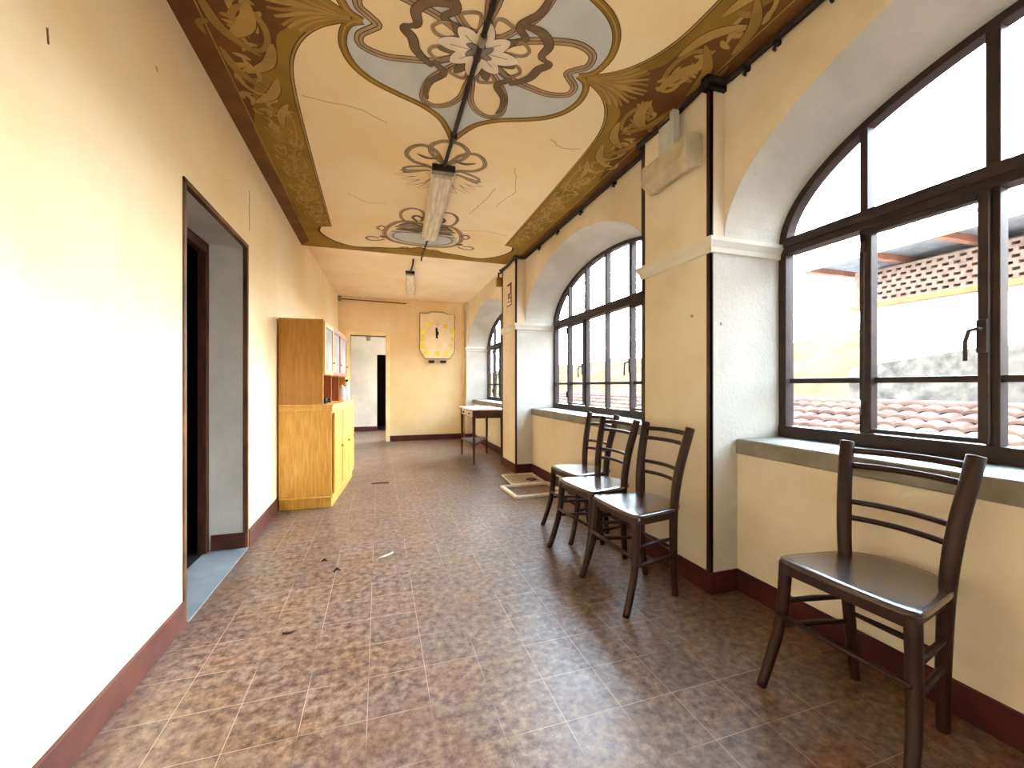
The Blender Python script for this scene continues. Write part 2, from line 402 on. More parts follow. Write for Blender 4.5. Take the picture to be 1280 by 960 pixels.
# dark corner strips on the pilasters
w = MB(); sw = .026
for (y0, y1), xp in zip(PIERS[1:4], XPS[1:4]):
    for ya, sgn in ((y0, 1), (y1, -1)):
        if y1 >= YB and sgn < 0: continue
        ya0, ya1 = sorted((ya-.004*sgn, ya+sw*sgn))
        for z0, z1 in ((.10, 1.768), (1.85, 2.66)):
            w.box(xp-.006, xp+.004, ya0, ya1, z0, z1)
            yb0, yb1 = sorted((ya-.004*sgn, ya+.001*sgn)); w.box(xp-.006, xp+.010, yb0, yb1, z0, z1)
struct(w.build('trim_2', M['strip']), 'dark maroon strips on the pilaster corners', 'trim')

# skirting right
w = MB(); h = .112; e = .012
for (y0, y1) in BAYS: w.box(XLOW-e, XLOW, y0, y1, 0, h)
for (y0, y1), xp in zip(PIERS, XPS):
    w.box(xp-e, xp, y0-e, min(y1+e, YB), 0, h); w.box(xp, XLOW, y0-e, y0, 0, h)
    if y1 < YB: w.box(xp, XLOW, y1, y1+e, 0, h)
struct(w.build('baseboard_right', M['skirt_r'], bevel=.003), 'maroon skirting along the window wall', 'skirting')

# stone sills
for i, (y0, y1) in enumerate(BAYS):
    w = MB().box(1.795, XOUT+.05, y0+.001, y1-.001, .72, .80, 0)
    struct(w.build('window_sill_%d' % i if i else 'window_sill', M['sill'], bevel=.008),
           ['grey stone window sill behind the viewer', 'grey stone sill under the nearest arched window', 'grey stone sill under the middle arched window', 'grey stone sill under the farthest arched window'][i], 'window sill')

def ell_h(cy, a, b, y):
    u = max(0., 1-((y-cy)/a)**2); return SPR+b*math.sqrt(u)
def make_window(idx, y0, y1, label):
    root = struct(empty('window_%d' % idx, (XW, (y0+y1)/2, .80)), label, 'window')
    ox, oy, oz = XW, (y0+y1)/2, .80
    L = lambda mb: [setattr(mb, 'v', [(x-ox, y-oy, z-oz) for x, y, z in mb.v]), mb][1]
    cy, a, b = oy, (y1-y0)/2, (.61 if idx < 3 else .58)
    # outer frame: jambs, bottom rail, arch
    fr = MB(); ft = .042
    fr.box(XW, XW+.06, y0, y0+ft, .80, SPR); fr.box(XW, XW+.06, y1-ft, y1, .80, SPR); fr.box(XW-.004, XW+.064, y0, y1, .795, .862)
    O = ell(cy, a, b, NSEG); I = ell(cy, a-ft, b-ft, NSEG)
    for i in range(NSEG):
        q = [O[i], O[i+1], I[i+1], I[i]]
        vs = [(XW, y, z) for y, z in q]+[(XW+.06, y, z) for y, z in q]
        fr.add(vs, [(0, 1, 2, 3), (4, 5, 6, 7), (0, 1, 5, 4), (2, 3, 7, 6)])
    L(fr).build('frame', M['frame'], root, bevel=.003)
    tr = MB().box(XW-.012, XW+.07, y0+ft, y1-ft, SPR-.045, SPR+.04); tr.box(XW-.022, XW, y0+ft, y1-ft, SPR-.012, SPR+.018)
    L(tr).build('transom', M['frame'], root, bevel=.004)
    n = 6; step = (y1-y0)/n
    ys = [y0+step*k for k in range(1, n)]
    for k, y in enumerate(ys):
        wl = (.026, .03, .016, .03, .026)[k]; wu = .016 if k != 1 and k != 3 else .02
        m_ = MB(); m_.box(XW+.004, XW+.056, y-wl/2-.004, y+wl/2+.004, .862, SPR-.04)
        top = ell_h(cy, a-ft, b-ft, y)
        m_.box(XW+.004, XW+.056, y-wu, y+wu, SPR+.04, top+.012)
        L(m_).build('mullion', M['frame'], root, bevel=.003)
    g = MB()
    edges = [y0+ft]+ys+[y1-ft]
    for k in range(n): g.box(XW+.012, XW+.048, edges[k]+.012, edges[k+1]-.012, 1.092, 1.118)
    L(g).build('glazing_bar', M['frame'], root, bevel=.003)
    for k0, k1, hinge in ((1, 2, -1), (4, 5, 1)):        # casements, hinged on the outer side
        ya, yb = edges[k0]+.012, edges[k1]-.012
        if k0 == 4: ya, yb = edges[3]+.002+step-.0, edges[5]-.012
        ca = MB(); cw = .03
        ca.box(XW-.016, XW+.03, ya, ya+cw, .868, SPR-.05); ca.box(XW-.016, XW+.03, yb-cw, yb, .868, SPR-.05)
        ca.box(XW-.015, XW+.029, ya+cw, yb-cw, .868, .888); ca.box(XW-.015, XW+.029, ya+cw, yb-cw, SPR-.075, SPR-.05)
        co = L(ca).build('casement', M['frame'], root, bevel=.004)
        hy = yb-cw/2 if hinge < 0 else ya+cw/2
        # near mullion 2 the handle sits on the latch side
        hm = MB(); s_ = 1 if hinge < 0 else 1
        hm.box(XW-.026, XW-.014, hy-.014, hy+.014, 1.20, 1.32)
        hm.tube([(XW-.02, hy, 1.285), (XW-.05, hy, 1.285), (XW-.055, hy+.02, 1.28), (XW-.055, hy+.03, 1.24), (XW-.055, hy+.03, 1.17)], .007, 8)
        L(hm).build('handle', M['frame'], co, bevel=.002)
        hh = MB(); gy = ya if hinge < 0 else yb
        for z in (.98, 1.72): hh.tube([(XW-.02, gy, z-.035), (XW-.02, gy, z+.035)], .009, 8)
        L(hh).build('hinge', M['frame'], co)
    gl = MB(); gx = XW+.03
    pts = [(y0+ft*.5, .82)]+[(p[0], p[1]) for p in ell(cy, a-ft*.5, b-ft*.5, NSEG)]+[(y1-ft*.5, .82)]
    gl.add([(gx, y, z) for y, z in pts], [list(range(len(pts)))])
    L(gl).build('glass', M['glass'], root)
for i, (y0, y1) in enumerate(BAYS):
    make_window(i+1, y0, y1, ['arched steel window behind the viewer', 'nearest arched steel window at right', 'middle arched steel window beyond the first pilaster', 'farthest arched steel window near the end wall'][i])

# ------------------------------------------------------------------ ceilings
ceil = struct(MB().box(XL-.22, XOUT, YA, YF, ZC, ZT+.1).build('ceiling', M['ceil']), 'peach plaster ceiling with painted floral decoration', 'ceiling')
struct(MB().box(-1.2, XOUT, YF, YB+.16, ZC2, ZT+.1).build('ceiling_far', M['ceil2']), 'plain pale ceiling beyond the painted bay', 'ceiling')
struct(MB().box(-1.2, XOUT, YN-.16, YA, ZC2, ZT+.1).build('ceiling_near', M['ceil2']), 'plain pale ceiling behind the viewer', 'ceiling')
struct(MB().box(-3.4, 1.95, YN, 13., ZT+.1, ZT+.25).build('sun_block_slab', M['ground']), 'unseen roof slab added over the building to block the sun', 'roof')  # added out of view to keep sun off the room and low roof

# painted decoration: plan coordinates (x, e) about the centre of the medallion
CX, CY = .455, 1.92
class Paint(MB):
    cnt = 0
    def at(s, p, lay): return (CX+p[0], CY+p[1], ZC-.0006-.0003*lay-.000024*(s.cnt % 12))
    def fill(s, pts, mi, lay):
        s.cnt += 1
        vs = [Vector((p[0], p[1], 0)) for p in pts]
        tri = tessellate_polygon([vs]); s.add([s.at(p, lay) for p in pts], [list(t) for t in tri], mi)
    def stroke(s, pts, wd, mi, lay, closed=False, taper=None, n=7, raw=False):
        s.cnt += 1
        q = [Vector((p[0], p[1], 0)) for p in pts] if raw else smooth_pts(pts, n, closed)
        if closed: q = q+[q[0]]
        N = len(q); o = []
        for i, p in enumerate(q):
            a = q[(i-1) % (N-1)] if closed else q[max(i-1, 0)]; b = q[(i+1) % (N-1)] if closed else q[min(i+1, N-1)]
            t = (b-a); t = t.normalized() if t.length > 1e-9 else Vector((1, 0, 0)); nn = Vector((-t.y, t.x, 0))
            f = i/(N-1); ww = wd/2*(taper(f) if taper else 1)
            o += [s.at(p+nn*ww, lay), s.at(p-nn*ww, lay)]
        s.add(o, [(2*i, 2*i+1, 2*i+3, 2*i+2) for i in range(N-1)], mi)
    def ribbon(s, pts, wd, lay, closed=False, body=3, line=4, taper=None):
        s.stroke(pts, wd, line, lay, closed, taper); s.stroke(pts, wd*.78, body, lay+1, closed, taper); s.stroke(pts, wd*.10, line, lay+2, closed, taper)
    def leaf(s, p0, p1, wd, mi, lay, bend=0., line=None):
        a, b = Vector((*p0, 0)), Vector((*p1, 0)); d = b-a; nn = Vector((-d.y, d.x, 0))
        c = (a+b)/2+nn*bend
        tp = lambda f: max(.03, math.sin(PI*min(1, f*.96+.03))**.8)
        if line is not None: s.stroke([a[:2], c[:2], b[:2]], wd+.009, line, lay, taper=tp, n=9)
        s.stroke([a[:2], c[:2], b[:2]], wd, mi, lay+1, taper=tp, n=9)
QUAD = [(1, 1), (-1, 1), (1, -1), (-1, -1)]
mir = lambda pts, q: [(p[0]*q[0], p[1]*q[1]) for p in pts]
MAT = [P_['ochre'], P_['brown'], P_['gold'], P_['rib'], P_['line'], P_['blue'], P_['tan'], P_['petal'], P_['rib2'], P_['maroon'], P_['olive'], P_['grey'], P_['crack']]
OCH, BRN, GLD, RIB, LIN, BLU, TAN, PET, RB2, MAR, OLI, GRY, CRK = range(13)

# border
pb = Paint(); EEND = YF-CY
inner = [(.535, 0), (.62, .035), (.71, .09), (.785, .17), (.84, .27), (.875, .39), (.893, .58), (.903, .95), (.91, 1.5), (.918, 2.585)]
inn = [tuple(p[:2]) for p in smooth_pts(inner, 5)]
tail = [(1.02, 2.62), (1.045, 2.75), (.99, 2.92), (.88, 3.06), (.72, 3.145), (.5, 3.10), (.3, 3.06), (.12, 3.01), (0, 2.94)]
tl = [tuple(p[:2]) for p in smooth_pts(tail, 5)]
for q in QUAD:
    poly = inn+tl+[(0, EEND), (1.3, EEND), (1.3, 0)]
    pb.fill(mir(poly, q), OCH, 0)
    pb.stroke(mir(inn, q), .020, LIN, 1, raw=True); pb.stroke(mir(inn, q), .010, GLD, 2, raw=True)
    pb.stroke(mir(tl, q), .022, LIN, 1, raw=True); 
    # darker ground near the cusp and a brown edge along the wall
    dk = [(1.3, 0), (.86, 0), (.80, .04), (.83, .12), (.90, .2), (.93, .33), (1.0, .42), (1.1, .62), (1.18, .95), (1.3, 1.25)]
    pb.fill(mir([tuple(p[:2]) for p in smooth_pts(dk, 4)], q), BRN, 1)
    pb.fill(mir([(1.19, .5), (1.2, 1.4), (1.17, 2.2), (1.19, 3.1), (1.3, EEND), (1.3, .5)], q), MAR, 2)
    pb.stroke(mir([(1.185, .1), (1.185, 3.0)], q), .006, GLD, 3)
    # acanthus scrolls
    def scroll(cx, cy, r, turn, a0, wd, col):
        pts = []
        for k in range(26):
            f = k/25; an = a0+turn*f*PI*2.1; rr = r*(1-.78*f); pts.append((cx+rr*math.cos(an)*.8, cy+rr*math.sin(an)*1.25))
        pb.stroke(mir(pts, q), wd, col, 4, raw=True, taper=lambda f: .35+.65*math.sin(PI*min(1, f*.9+.08)))
    rr = random.Random(11)
    # cusp: fan of leaves running into the tip, then large leaves
    def yedge(x):
        for (xa, ya_), (xb, yb_) in zip(inner[:-1], inner[1:]):
            if xa <= x <= xb: return ya_+(yb_-ya_)*(x-xa)/(xb-xa)
        return .39
    for k in range(8):
        f_ = .04+.115*k; xe = .93-.022*k
        pb.stroke(mir([(x, f_*min(.34, yedge(min(x, .874)))) for x in [.575+(xe-.575)*t_/6 for t_ in range(7)]], q), .024, OLI if k % 2 else GLD, 4, taper=lambda f: .25+.9*f*(1.15-f)*2)
    for p0, p1, wd, bd, col in (((.98, .05), (1.12, .28), .07, .3, GLD), ((1.16, .05), (1.0, .36), .05, -.35, OLI), ((.93, .26), (1.1, .5), .055, .3, GLD), ((1.17, .35), (1.02, .62), .05, -.3, OLI),
                           ((.96, .5), (1.12, .74), .055, .25, GLD), ((.95, .7), (1.02, .95), .045, -.2, GLD)):
        pb.leaf(mir([p0], q)[0], mir([p1], q)[0], wd, col, 4, bd*.45*q[0]*q[1], LIN)
    for k in range(26):
        x0, y0_ = .98+.2*rr.random(), .06+.75*rr.random(); an = rr.random()*6.28; ln_ = .07+.05*rr.random()
        pb.leaf(mir([(x0, y0_)], q)[0], mir([(x0+ln_*math.cos(an)*.8, y0_+ln_*math.sin(an))], q)[0], .028, GLD if k % 3 else OLI, 3, rr.uniform(-.5, .5))
    scroll(1.02, .18, .13, 1, 1., .03, OLI); scroll(1.08, .52, .11, -1, 2., .026, GLD)
    stem = [(1.0+.05*math.sin(e_*5.2), e_) for e_ in [.75+.1*k for k in range(18)]]
    pb.stroke(mir(stem, q), .009, GLD, 4, n=3)
    for k in range(13):
        ee = .82+.135*k; sg = 1 if k % 2 else -1
        scroll(1.03+.05*sg, ee, .062+.012*rr.random(), sg, rr.random()*6, .013, GLD)
        for j in range(7):
            an = rr.random()*6.28; x0, y0_ = 1.03+.09*(rr.random()-.5)*1.6, ee+.12*(rr.random()-.5)
            pb.leaf(mir([(x0, y0_)], q)[0], mir([(x0+.055*math.cos(an), y0_+.08*math.sin(an))], q)[0], .017, GLD, 4, .3*sg)
pb.build('painted_border', MAT, ceil)

# medallion
pm = Paint()
mq = [(0, .76), (.045, .66), (.11, .555), (.22, .475), (.36, .42), (.49, .36), (.575, .28), (.615, .18), (.61, .09), (.58, .03), (.525, 0)]
mqs = [tuple(p[:2]) for p in smooth_pts(mq, 5)]
out = mqs+[(x, -y) for x, y in mqs[::-1][1:]]; out = out+[(-x, y) for x, y in out[::-1][1:-1]]
pm.fill(out, BLU, 1)
for q in QUAD:
    c_ = mir(mqs, q); pm.stroke(c_, .040, LIN, 2, raw=True); pm.stroke(c_, .032, OCH, 3, raw=True); pm.stroke(c_, .008, GLD, 4, raw=True)
side = [(.06, -.03), (.17, -.11), (.3, -.155), (.43, -.178), (.525, -.145), (.54, -.075), (.49, -.03), (.462, 0), (.49, .03), (.54, .08), (.53, .14), (.43, .17), (.32, .155), (.18, .12), (.06, .03)]
low = [(.0, .12), (.015, .24), (.03, .34), (.08, .42), (.16, .455), (.22, .42), (.225, .34), (.2, .25), (.14, .17), (.07, .1)]
for sx in (1, -1):
    pts = [(x*sx, y) for x, y in side]
    pm.fill([tuple(p[:2]) for p in smooth_pts(pts, 6, True)], TAN, 2); pm.ribbon(pts, .042, 5, True)
    for sy in (1, -1):
        pts = [(x*sx, y*sy) for x, y in low]
        pm.fill([tuple(p[:2]) for p in smooth_pts(pts, 6, True)], TAN, 3); pm.ribbon(pts, .036, 8, True)
        # twisted dark bands
        pm.stroke([(x*sx, y*sy) for x, y in [(.13, .1), (.19, .13), (.14, .19), (.2, .27), (.215, .35), (.2, .41)]], .04, LIN, 12, taper=lambda f: .3+.7*math.sin(PI*f)**.6)
        pm.stroke([(x*sx, y*sy) for x, y in [(.13, .1), (.19, .13), (.14, .19), (.2, .27), (.215, .35), (.2, .41)]], .033, RB2, 13, taper=lambda f: .3+.7*math.sin(PI*f)**.6)
    rb = [(.16, -.2), (.25, -.185), (.305, -.13), (.295, -.06), (.35, -.025), (.31, .02), (.285, .09), (.2, .165)]
    rb = [(x*sx, y) for x, y in rb]
    pm.stroke(rb, .05, LIN, 12, taper=lambda f: .35+.65*abs(math.sin(PI*f*2))**.5); pm.stroke(rb, .042, RB2, 13, taper=lambda f: .35+.65*abs(math.sin(PI*f*2))**.5)
# small loops and stalks between flower and ribbons
for k in range(8):
    an = PI/8+k*PI/4
    pm.ribbon([(.08*math.cos(an), .08*math.sin(an)), (.2*math.cos(an+.22), .19*math.sin(an+.22)), (.245*math.cos(an), .2*math.sin(an)), (.2*math.cos(an-.22), .19*math.sin(an-.22)), (.08*math.cos(an), .08*math.sin(an))], .018, 14)
for k in range(7):
    an = .25+k*2*PI/7
    pm.leaf((.05*math.cos(an), .05*math.sin(an)), (.2*math.cos(an), .19*math.sin(an)), .05, RB2, 18, 0., LIN)
for k in range(8):
    an = .02+k*2*PI/8; r_ = .2 if k % 2 == 0 else .17
    pm.leaf((.02*math.cos(an), .02*math.sin(an)), (r_*math.cos(an), r_*.85*math.sin(an)), .082, PET, 20, .04, LIN)
    pm.stroke([(.04*math.cos(an), .04*math.sin(an)), (r_*.7*math.cos(an), r_*.6*math.sin(an))], .004, GRY, 22)
for k in range(6):
    an = .4+k*2*PI/6
    pm.leaf((0, 0), (.075*math.cos(an), .07*math.sin(an)), .03, GRY, 22, .1, LIN)
pm.build('painted_medallion', MAT, ceil)

# lesser ornaments between medallion and border, both ends
po = Paint()
for sy in (1, -1):
    T = lambda pts, sx: [(x*sx, e_*sy) for x, e_ in pts]
    for sx in (1, -1):
        po.ribbon(T([(.0, 1.12), (.05, .98), (.1, .9), (.18, .87), (.25, .92), (.275, 1.01), (.22, 1.09), (.12, 1.12), (.05, 1.17)], sx), .032, 2)
        po.ribbon(T([(0, .77), (.07, .79), (.125, .86), (.11, .95), (.05, 1.02), (0, 1.04)], sx), .034, 5)
        po.leaf(T([(.06, 1.0)], sx)[0], T([(.21, .98)], sx)[0], .03, RB2, 5, .15*sx*sy)
        for tx, te in ((.31, 1.24), (.345, 1.31), (.30, 1.38), (.26, 1.46), (.16, 1.5), (.08, 1.44)):
            po.leaf(T([(.3*tx, 1.15+.3*(te-1.15))], sx)[0], T([(tx, te)], sx)[0], .05, TAN if te > 1.3 else RIB, 3, .1*sx*sy, LIN)
        po.ribbon(T([(.03, 1.2), (.1, 1.13), (.2, 1.15), (.28, 1.2), (.27, 1.27)], sx), .024, 8)
        # cartouche
        po.ribbon(T([(0, 2.50), (.16, 2.49), (.29, 2.55), (.31, 2.67), (.22, 2.77), (.1, 2.81), (0, 2.82)], sx), .022, 12)
        po.leaf(T([(.05, 2.46)], sx)[0], T([(.30, 2.44)], sx)[0], .07, RB2, 11, -.12*sx*sy, LIN)
        po.leaf(T([(.08, 2.30)], sx)[0], T([(.28, 2.34)], sx)[0], .05, RIB, 11, .2*sx*sy, LIN)
        po.ribbon(T([(.07, 2.18), (.05, 2.02), (.10, 1.91), (.19, 1.90), (.26, 2.0), (.25, 2.15), (.18, 2.25)], sx), .03, 4)
        po.stroke(T([(.04, 2.1), (.12, 2.04), (.15, 2.1), (.1, 2.18)], sx), .03, RB2, 7)
        po.stroke(T([(.05, 2.3), (.16, 2.24), (.27, 2.33)], sx), .05, RB2, 7, taper=lambda f: .3+.7*math.sin(PI*f))
        po.ribbon(T([(.03, 2.24), (.15, 2.2), (.27, 2.24), (.36, 2.38), (.40, 2.55), (.385, 2.7), (.30, 2.82), (.15, 2.87), (0, 2.88)], sx), .045, 8)
        po.ribbon(T([(.38, 2.45), (.43, 2.4), (.47, 2.46), (.44, 2.52), (.40, 2.50)], sx), .026, 8)
        po.ribbon(T([(.40, 2.78), (.48, 2.85), (.57, 2.85), (.585, 2.78), (.52, 2.74), (.46, 2.77)], sx), .024, 8)
        po.leaf(T([(.36, 2.7)], sx)[0], T([(.45, 2.68)], sx)[0], .06, RB2, 11, .2*sx*sy)
        po.stroke(T([(.1, 3.03), (.16, 2.98), (.24, 3.03)], sx), .03, OCH, 8)
    po.fill([(x, e_*sy) for x, e_ in [(-.0, 2.45), (.2, 2.42), (.34, 2.5), (.37, 2.66), (.28, 2.8), (.12, 2.85), (-.12, 2.85), (-.28, 2.8), (-.37, 2.66), (-.34, 2.5), (-.2, 2.42)]], BLU, 6)
    po.fill([(x, e_*sy) for x, e_ in [(0, 2.27), (.2, 2.26), (.32, 2.38), (.2, 2.42), (0, 2.46), (-.2, 2.42), (-.32, 2.38), (-.2, 2.26)]], GRY, 6)
    po.stroke([(x, e_*sy) for x, e_ in [(-.33, 2.52), (-.12, 2.5), (.12, 2.5), (.33, 2.52)]], .02, RB2, 7)
po.build('painted_ornament', MAT, ceil)
# hairline cracks in the plaster
pc = Paint()
def crack(pts, wd=.006):
    rr = random.Random(len(pts)*7+int(pts[0][0]*100)); o = []
    for a, b in zip(pts[:-1], pts[1:]):
        for k in range(6):
            t = k/6; o.append((a[0]+(b[0]-a[0])*t+rr.uniform(-.008, .008), a[1]+(b[1]-a[1])*t+rr.uniform(-.008, .008)))
    pc.stroke(o, wd, CRK, 1, raw=True)
crack([(-.86, .6), (-.55, .62), (-.38, .72)]); crack([(.6, .55), (.72, .62), (.86, .58)]); crack([(.3, 2.3), (.6, 2.22), (.9, 2.3)], .008)
crack([(.45, 1.3), (.4, 1.6), (.33, 1.9)]); crack([(-.7, 1.75), (-.55, 1.9), (-.35, 1.85)]); crack([(.5, .95), (.62, 1.3), (.52, 1.7)], .005)
pc.build('ceiling_cracks', MAT, ceil)

# ------------------------------------------------------------------ ceiling lamp, conduit, cables
def fluorescent(x0, y0, x1, y1, ztop, wd, label, hgt=.075):
    ln = math.hypot(x1-x0, y1-y0); rz = -math.atan2(x1-x0, y1-y0)
    r = empty('fluorescent_lamp', (x0, y0, ztop), rz, label=label, cat='ceiling lamp')
    b = MB().box(-wd*.36, wd*.36, 0, ln, -.03, 0); b.box(-wd*.5, wd*.5, -.006, .05, -.048, -.001); b.box(-wd*.5, wd*.5, ln-.02, ln, -.048, -.001)
    b.build('housing', M['lampmetal'], r, bevel=.004)
    d = MB(); sec = [(-wd/2, -.030), (-wd*.5, -.044), (-wd*.36, -hgt), (wd*.36, -hgt), (wd*.5, -.044), (wd/2, -.030)]
    n = len(sec); vs = [(x, .05, z) for x, z in sec]+[(x, ln-.02, z) for x, z in sec]
    d.add(vs, [list(range(n))[::-1], list(range(n, 2*n))]+[(i, (i+1) % n, n+(i+1) % n, n+i) for i in range(n)])
    d.build('diffuser', M['diffuser'], r, bevel=.004)
    e_ = MB().box(-wd*.5, wd*.5, -.022, .0, -hgt*.62, -.004); e_.build('end_cap', M['cable'], r, bevel=.004)
    return r
fluorescent(.445, 3.0, .505, 4.42, ZC-.002, .165, 'long fluorescent lamp with dusty diffuser on the painted ceiling')
lamp2 = fluorescent(.43, 6.2, .545, 7.6, ZC2-.002, .13, 'smaller fluorescent lamp on the plain far ceiling', .06)

r = empty('ceiling_conduit', (.45, 1., ZC), label='dark conduit running down the middle of the painted ceiling to the lamp', cat='conduit')
w = MB().tube([(.0, -2.2, -.016), (0, .8, -.016), (-.002, 1.98, -.016)], .013, 10); w.build('pipe', M['cable'], r)
for y in (.84, -.9): MB().tube([(0, y-.025, -.016), (0, y+.025, -.016)], .019, 10).build('coupling', M['lampmetal'], r)
for y in (-1.6, -.2, .5, 1.6): MB().box(-.02, .02, y-.008, y+.008, -.032, 0).build('clip', M['cable'], r)

r = empty('lamp_cable', (.50, 4.43, ZC), label='twisted dark cable from the long lamp to the far ceiling', cat='cable')
pts = [(0+.004*math.sin(k*1.9), .035*k, -.02-.006*math.cos(k*1.9)-(.0 if k < 22 else (k-22)*.006)) for k in range(25)]
MB().tube(pts, .009, 8).build('flex', M['cable'], r)
r = empty('lamp_flex', (.43, 5.6, ZC2), label='short dark flex leading to the smaller far lamp', cat='cable')
MB().tube([(0, 0, -.004), (0, .02, -.03), (.006, .2, -.035), (.002, .4, -.03), (.0, .6, -.028)], .011, 8).build('flex', M['cable'], r)

# cable bundle under the ceiling on the window side, stepping round the pilasters
r = empty('cable_trunk', (XS, 1.7, 2.64), label='dark cable bundle along the top of the window wall', cat='cable')
pts = []
zt = 2.643
for (y0, y1), xp in list(zip(PIERS, XPS))[1:4]:
    for x, y, z in ((XS-.022, y0-.30, zt), (XS-.022, y0-.07, zt), (XS-.04, y0-.03, zt+.002), (xp-.022, y0-.018, zt+.004), (xp-.022, y0+.05, zt+.002), (xp-.022, (y0+y1)/2, zt-.012), (xp-.022, y1-.05, zt+.002), (xp-.022, y1+.018, zt+.003), (XS-.035, y1+.03, zt), (XS-.022, y1+.08, zt)):
        pts.append((x-XS, y-1.7, z-2.64))
MB().tube([p for p in smooth_pts(pts, 3)], .017, 8).build('cable', M['cable'], r)
w = MB(); w.box(-.095-.03, .0, -.005, .045, -.03, .036); w.build('corner_box', M['black'], r, bevel=.004)
for y in (-1.2, -.85, -.55, -.30, -.14, 1.05, 1.6, 2.1, 2.6):
    w = MB().box(-.036, .0, y-.008, y+.008, -.024, .0); w.tube([(-.022, y-.014, -.024), (-.022, y+.014, -.034), (-.004, y+.02, -.03)], .007, 8)
    w.build('clip', M['black'], r)

# junction box, thin cable and sign on the far pilaster
r = empty('junction_box', (1.56, 5.42, 2.50), label='small junction box on the far pilaster under the ceiling edge', cat='junction box')
MB().box(-.03, .045, -.02, .06, -.06, .06).build('box', M['brass'], r, bevel=.005)
MB().tube([(0, .02, .06), (0, .02, .13), (0.0, -.05, .1), (.02, -.2, .125)], .011, 8).build('cable', M['cable'], r)
r = empty('wall_sign', (1.60, 5.066, 2.25), label='small dark red and white notice on the far pilaster', cat='sign')
MB().box(-.006, -.0005, -.09, .09, -.145, .145).build('panel', M['signred'], r)
w = MB(); 
w.box(-.008, -.006, -.035, .03, .02, .11); w.box(-.008, -.006, -.075, .075, -.13, -.10); w.box(-.008, -.006, .045, .075, -.09, .12); w.box(-.008, -.006, -.06, .02, -.085, -.055); w.box(-.008, -.006, -.06, -.035, -.04, .0)
w.build('pictogram', M['signwhite'], r)

# emergency lamp on the pilaster
r = empty('emergency_lamp', (1.52, 1.765, 2.33), label='yellowed box-shaped emergency lamp bracketed to the near pilaster', cat='emergency lamp')
w = MB(); sec = [(-.0, -.055), (.0, .06), (.095, .07), (.105, .03), (.105, -.085), (.045, -.10)]
sec = [(-.005, -.045), (.0, .062), (.06, .085), (.105, .08), (.105, -.075), (.055, -.09)]
n = len(sec); vs = [(x, .02, z) for x, z in sec]+[(x, .355, z) for x, z in sec]
w.add(vs, [list(range(n))[::-1], list(range(n, 2*n))]+[(i, (i+1) % n, n+(i+1) % n, n+i) for i in range(n)])
w.build('diffuser', M['emlamp'], r, bevel=.008)
for ya, yb in ((0, .03), (.345, .375)):
    w = MB(); s2 = [(x*1.04-.002, z*1.06) for x, z in sec]; vs = [(x, ya, z) for x, z in s2]+[(x, yb, z) for x, z in s2]
    w.add(vs, [list(range(n))[::-1], list(range(n, 2*n))]+[(i, (i+1) % n, n+(i+1) % n, n+i) for i in range(n)])
    w.build('end_cap', M['emlamp'], r, bevel=.006)
w = MB().box(.06, .112, .18, .30, .06, .27); w.box(.03, .07, .13, .165, .08, .285); w.build('bracket', M['greymetal'], r, bevel=.004)

# conduit on the end wall
r = empty('wall_conduit', (-.70, YB-.014, 2.70), label='thin brown conduit along the top of the end wall', cat='conduit')
MB().tube([(0, 0, 0), (1.2, 0, -.022)], .010, 8).build('pipe', M['trimbrown'], r)
MB().box(-.05, .03, -.03, .012, -.04, .05).build('box', M['lampmetal'], r, bevel=.004)
r = empty('corner_pipe', (1.64, YB-.02, 0), label='cream vertical pipe in the far corner beside the end window', cat='pipe')
MB().tube([(-.005, 0, .12), (-.005, 0, 2.7)], .013, 8).build('pipe', M['cream'], r)
r = empty('pendant_fitting', (-.22, 9.4, 2.83), label='bare hanging lamp fitting in the room beyond the doorway', cat='lamp')
MB().tube([(0, 0, 0), (0, 0, -.62)], .008, 8).build('rod', M['lampmetal'], r)
MB().lathe([(.0, -.62), (.03, -.62), (.05, -.72), (.035, -.78), (0, -.79)], n=14).build('lampholder', M['lampmetal'], r)

# ------------------------------------------------------------------ clock
r = empty('wall_clock', (1.105, YB, 2.07), label='large pale clock board with yellow markers and black feet on the end wall', cat='clock')
hw, z0, z1 = .345, -.455, .44
ol = [(-hw, z1), (-hw, z0+.17), (-hw+.10, z0), (hw-.10, z0), (hw, z0+.17), (hw, z1), (.18, z1+.0), (.12, z1+.035), (-.12, z1+.035), (-.18, z1)]
mxr = Matrix.Rotation(PI/2, 4, 'X')      # outline x,y -> x,z standing against the wall
MB().prism(ol, .004, .030, mx=mxr).build('board', M['clock'], r, bevel=.004)
w = MB(); q = [Vector((x, -.033, z)) for x, z in ol]; w.tube(q+[q[0]], .0055, 6, cap=False); w.build('rim', M['trimbrown'], r)
zz = lambda px, py: ((px-435)/960*90*.0161, -(py-475)/960*90*.0161)
for px, py, a_, b_, m_ in ((310, 330, .042, .055, 'yellow'), (435, 322, .038, .036, 'paleyellow'), (545, 340, .05, .045, 'yellow'), (248, 415, .045, .055, 'yellow'), (640, 415, .05, .055, 'yellow'), (246, 515, .04, .055, 'yellow'), (640, 505, .045, .05, 'paleyellow'),
                       (242, 620, .044, .06, 'yellow'), (612, 605, .05, .05, 'paleyellow'), (292, 702, .066, .045, 'yellow'), (436, 710, .05, .048, 'yellow'), (566, 706, .05, .048, 'yellow')):
    x, z = zz(px, py)
    o = MB().prism([(x+a_*math.copysign(abs(math.cos(t))**.6, math.cos(t)), z+b_*math.copysign(abs(math.sin(t))**.6, math.sin(t))) for t in [2*PI*(k+.5)/20 for k in range(20)]], .030, .037, mx=mxr)
    o.build('hour_marker', M[m_], r)
x0, zc = zz(425, 490)[0], zz(0, 450)[1]
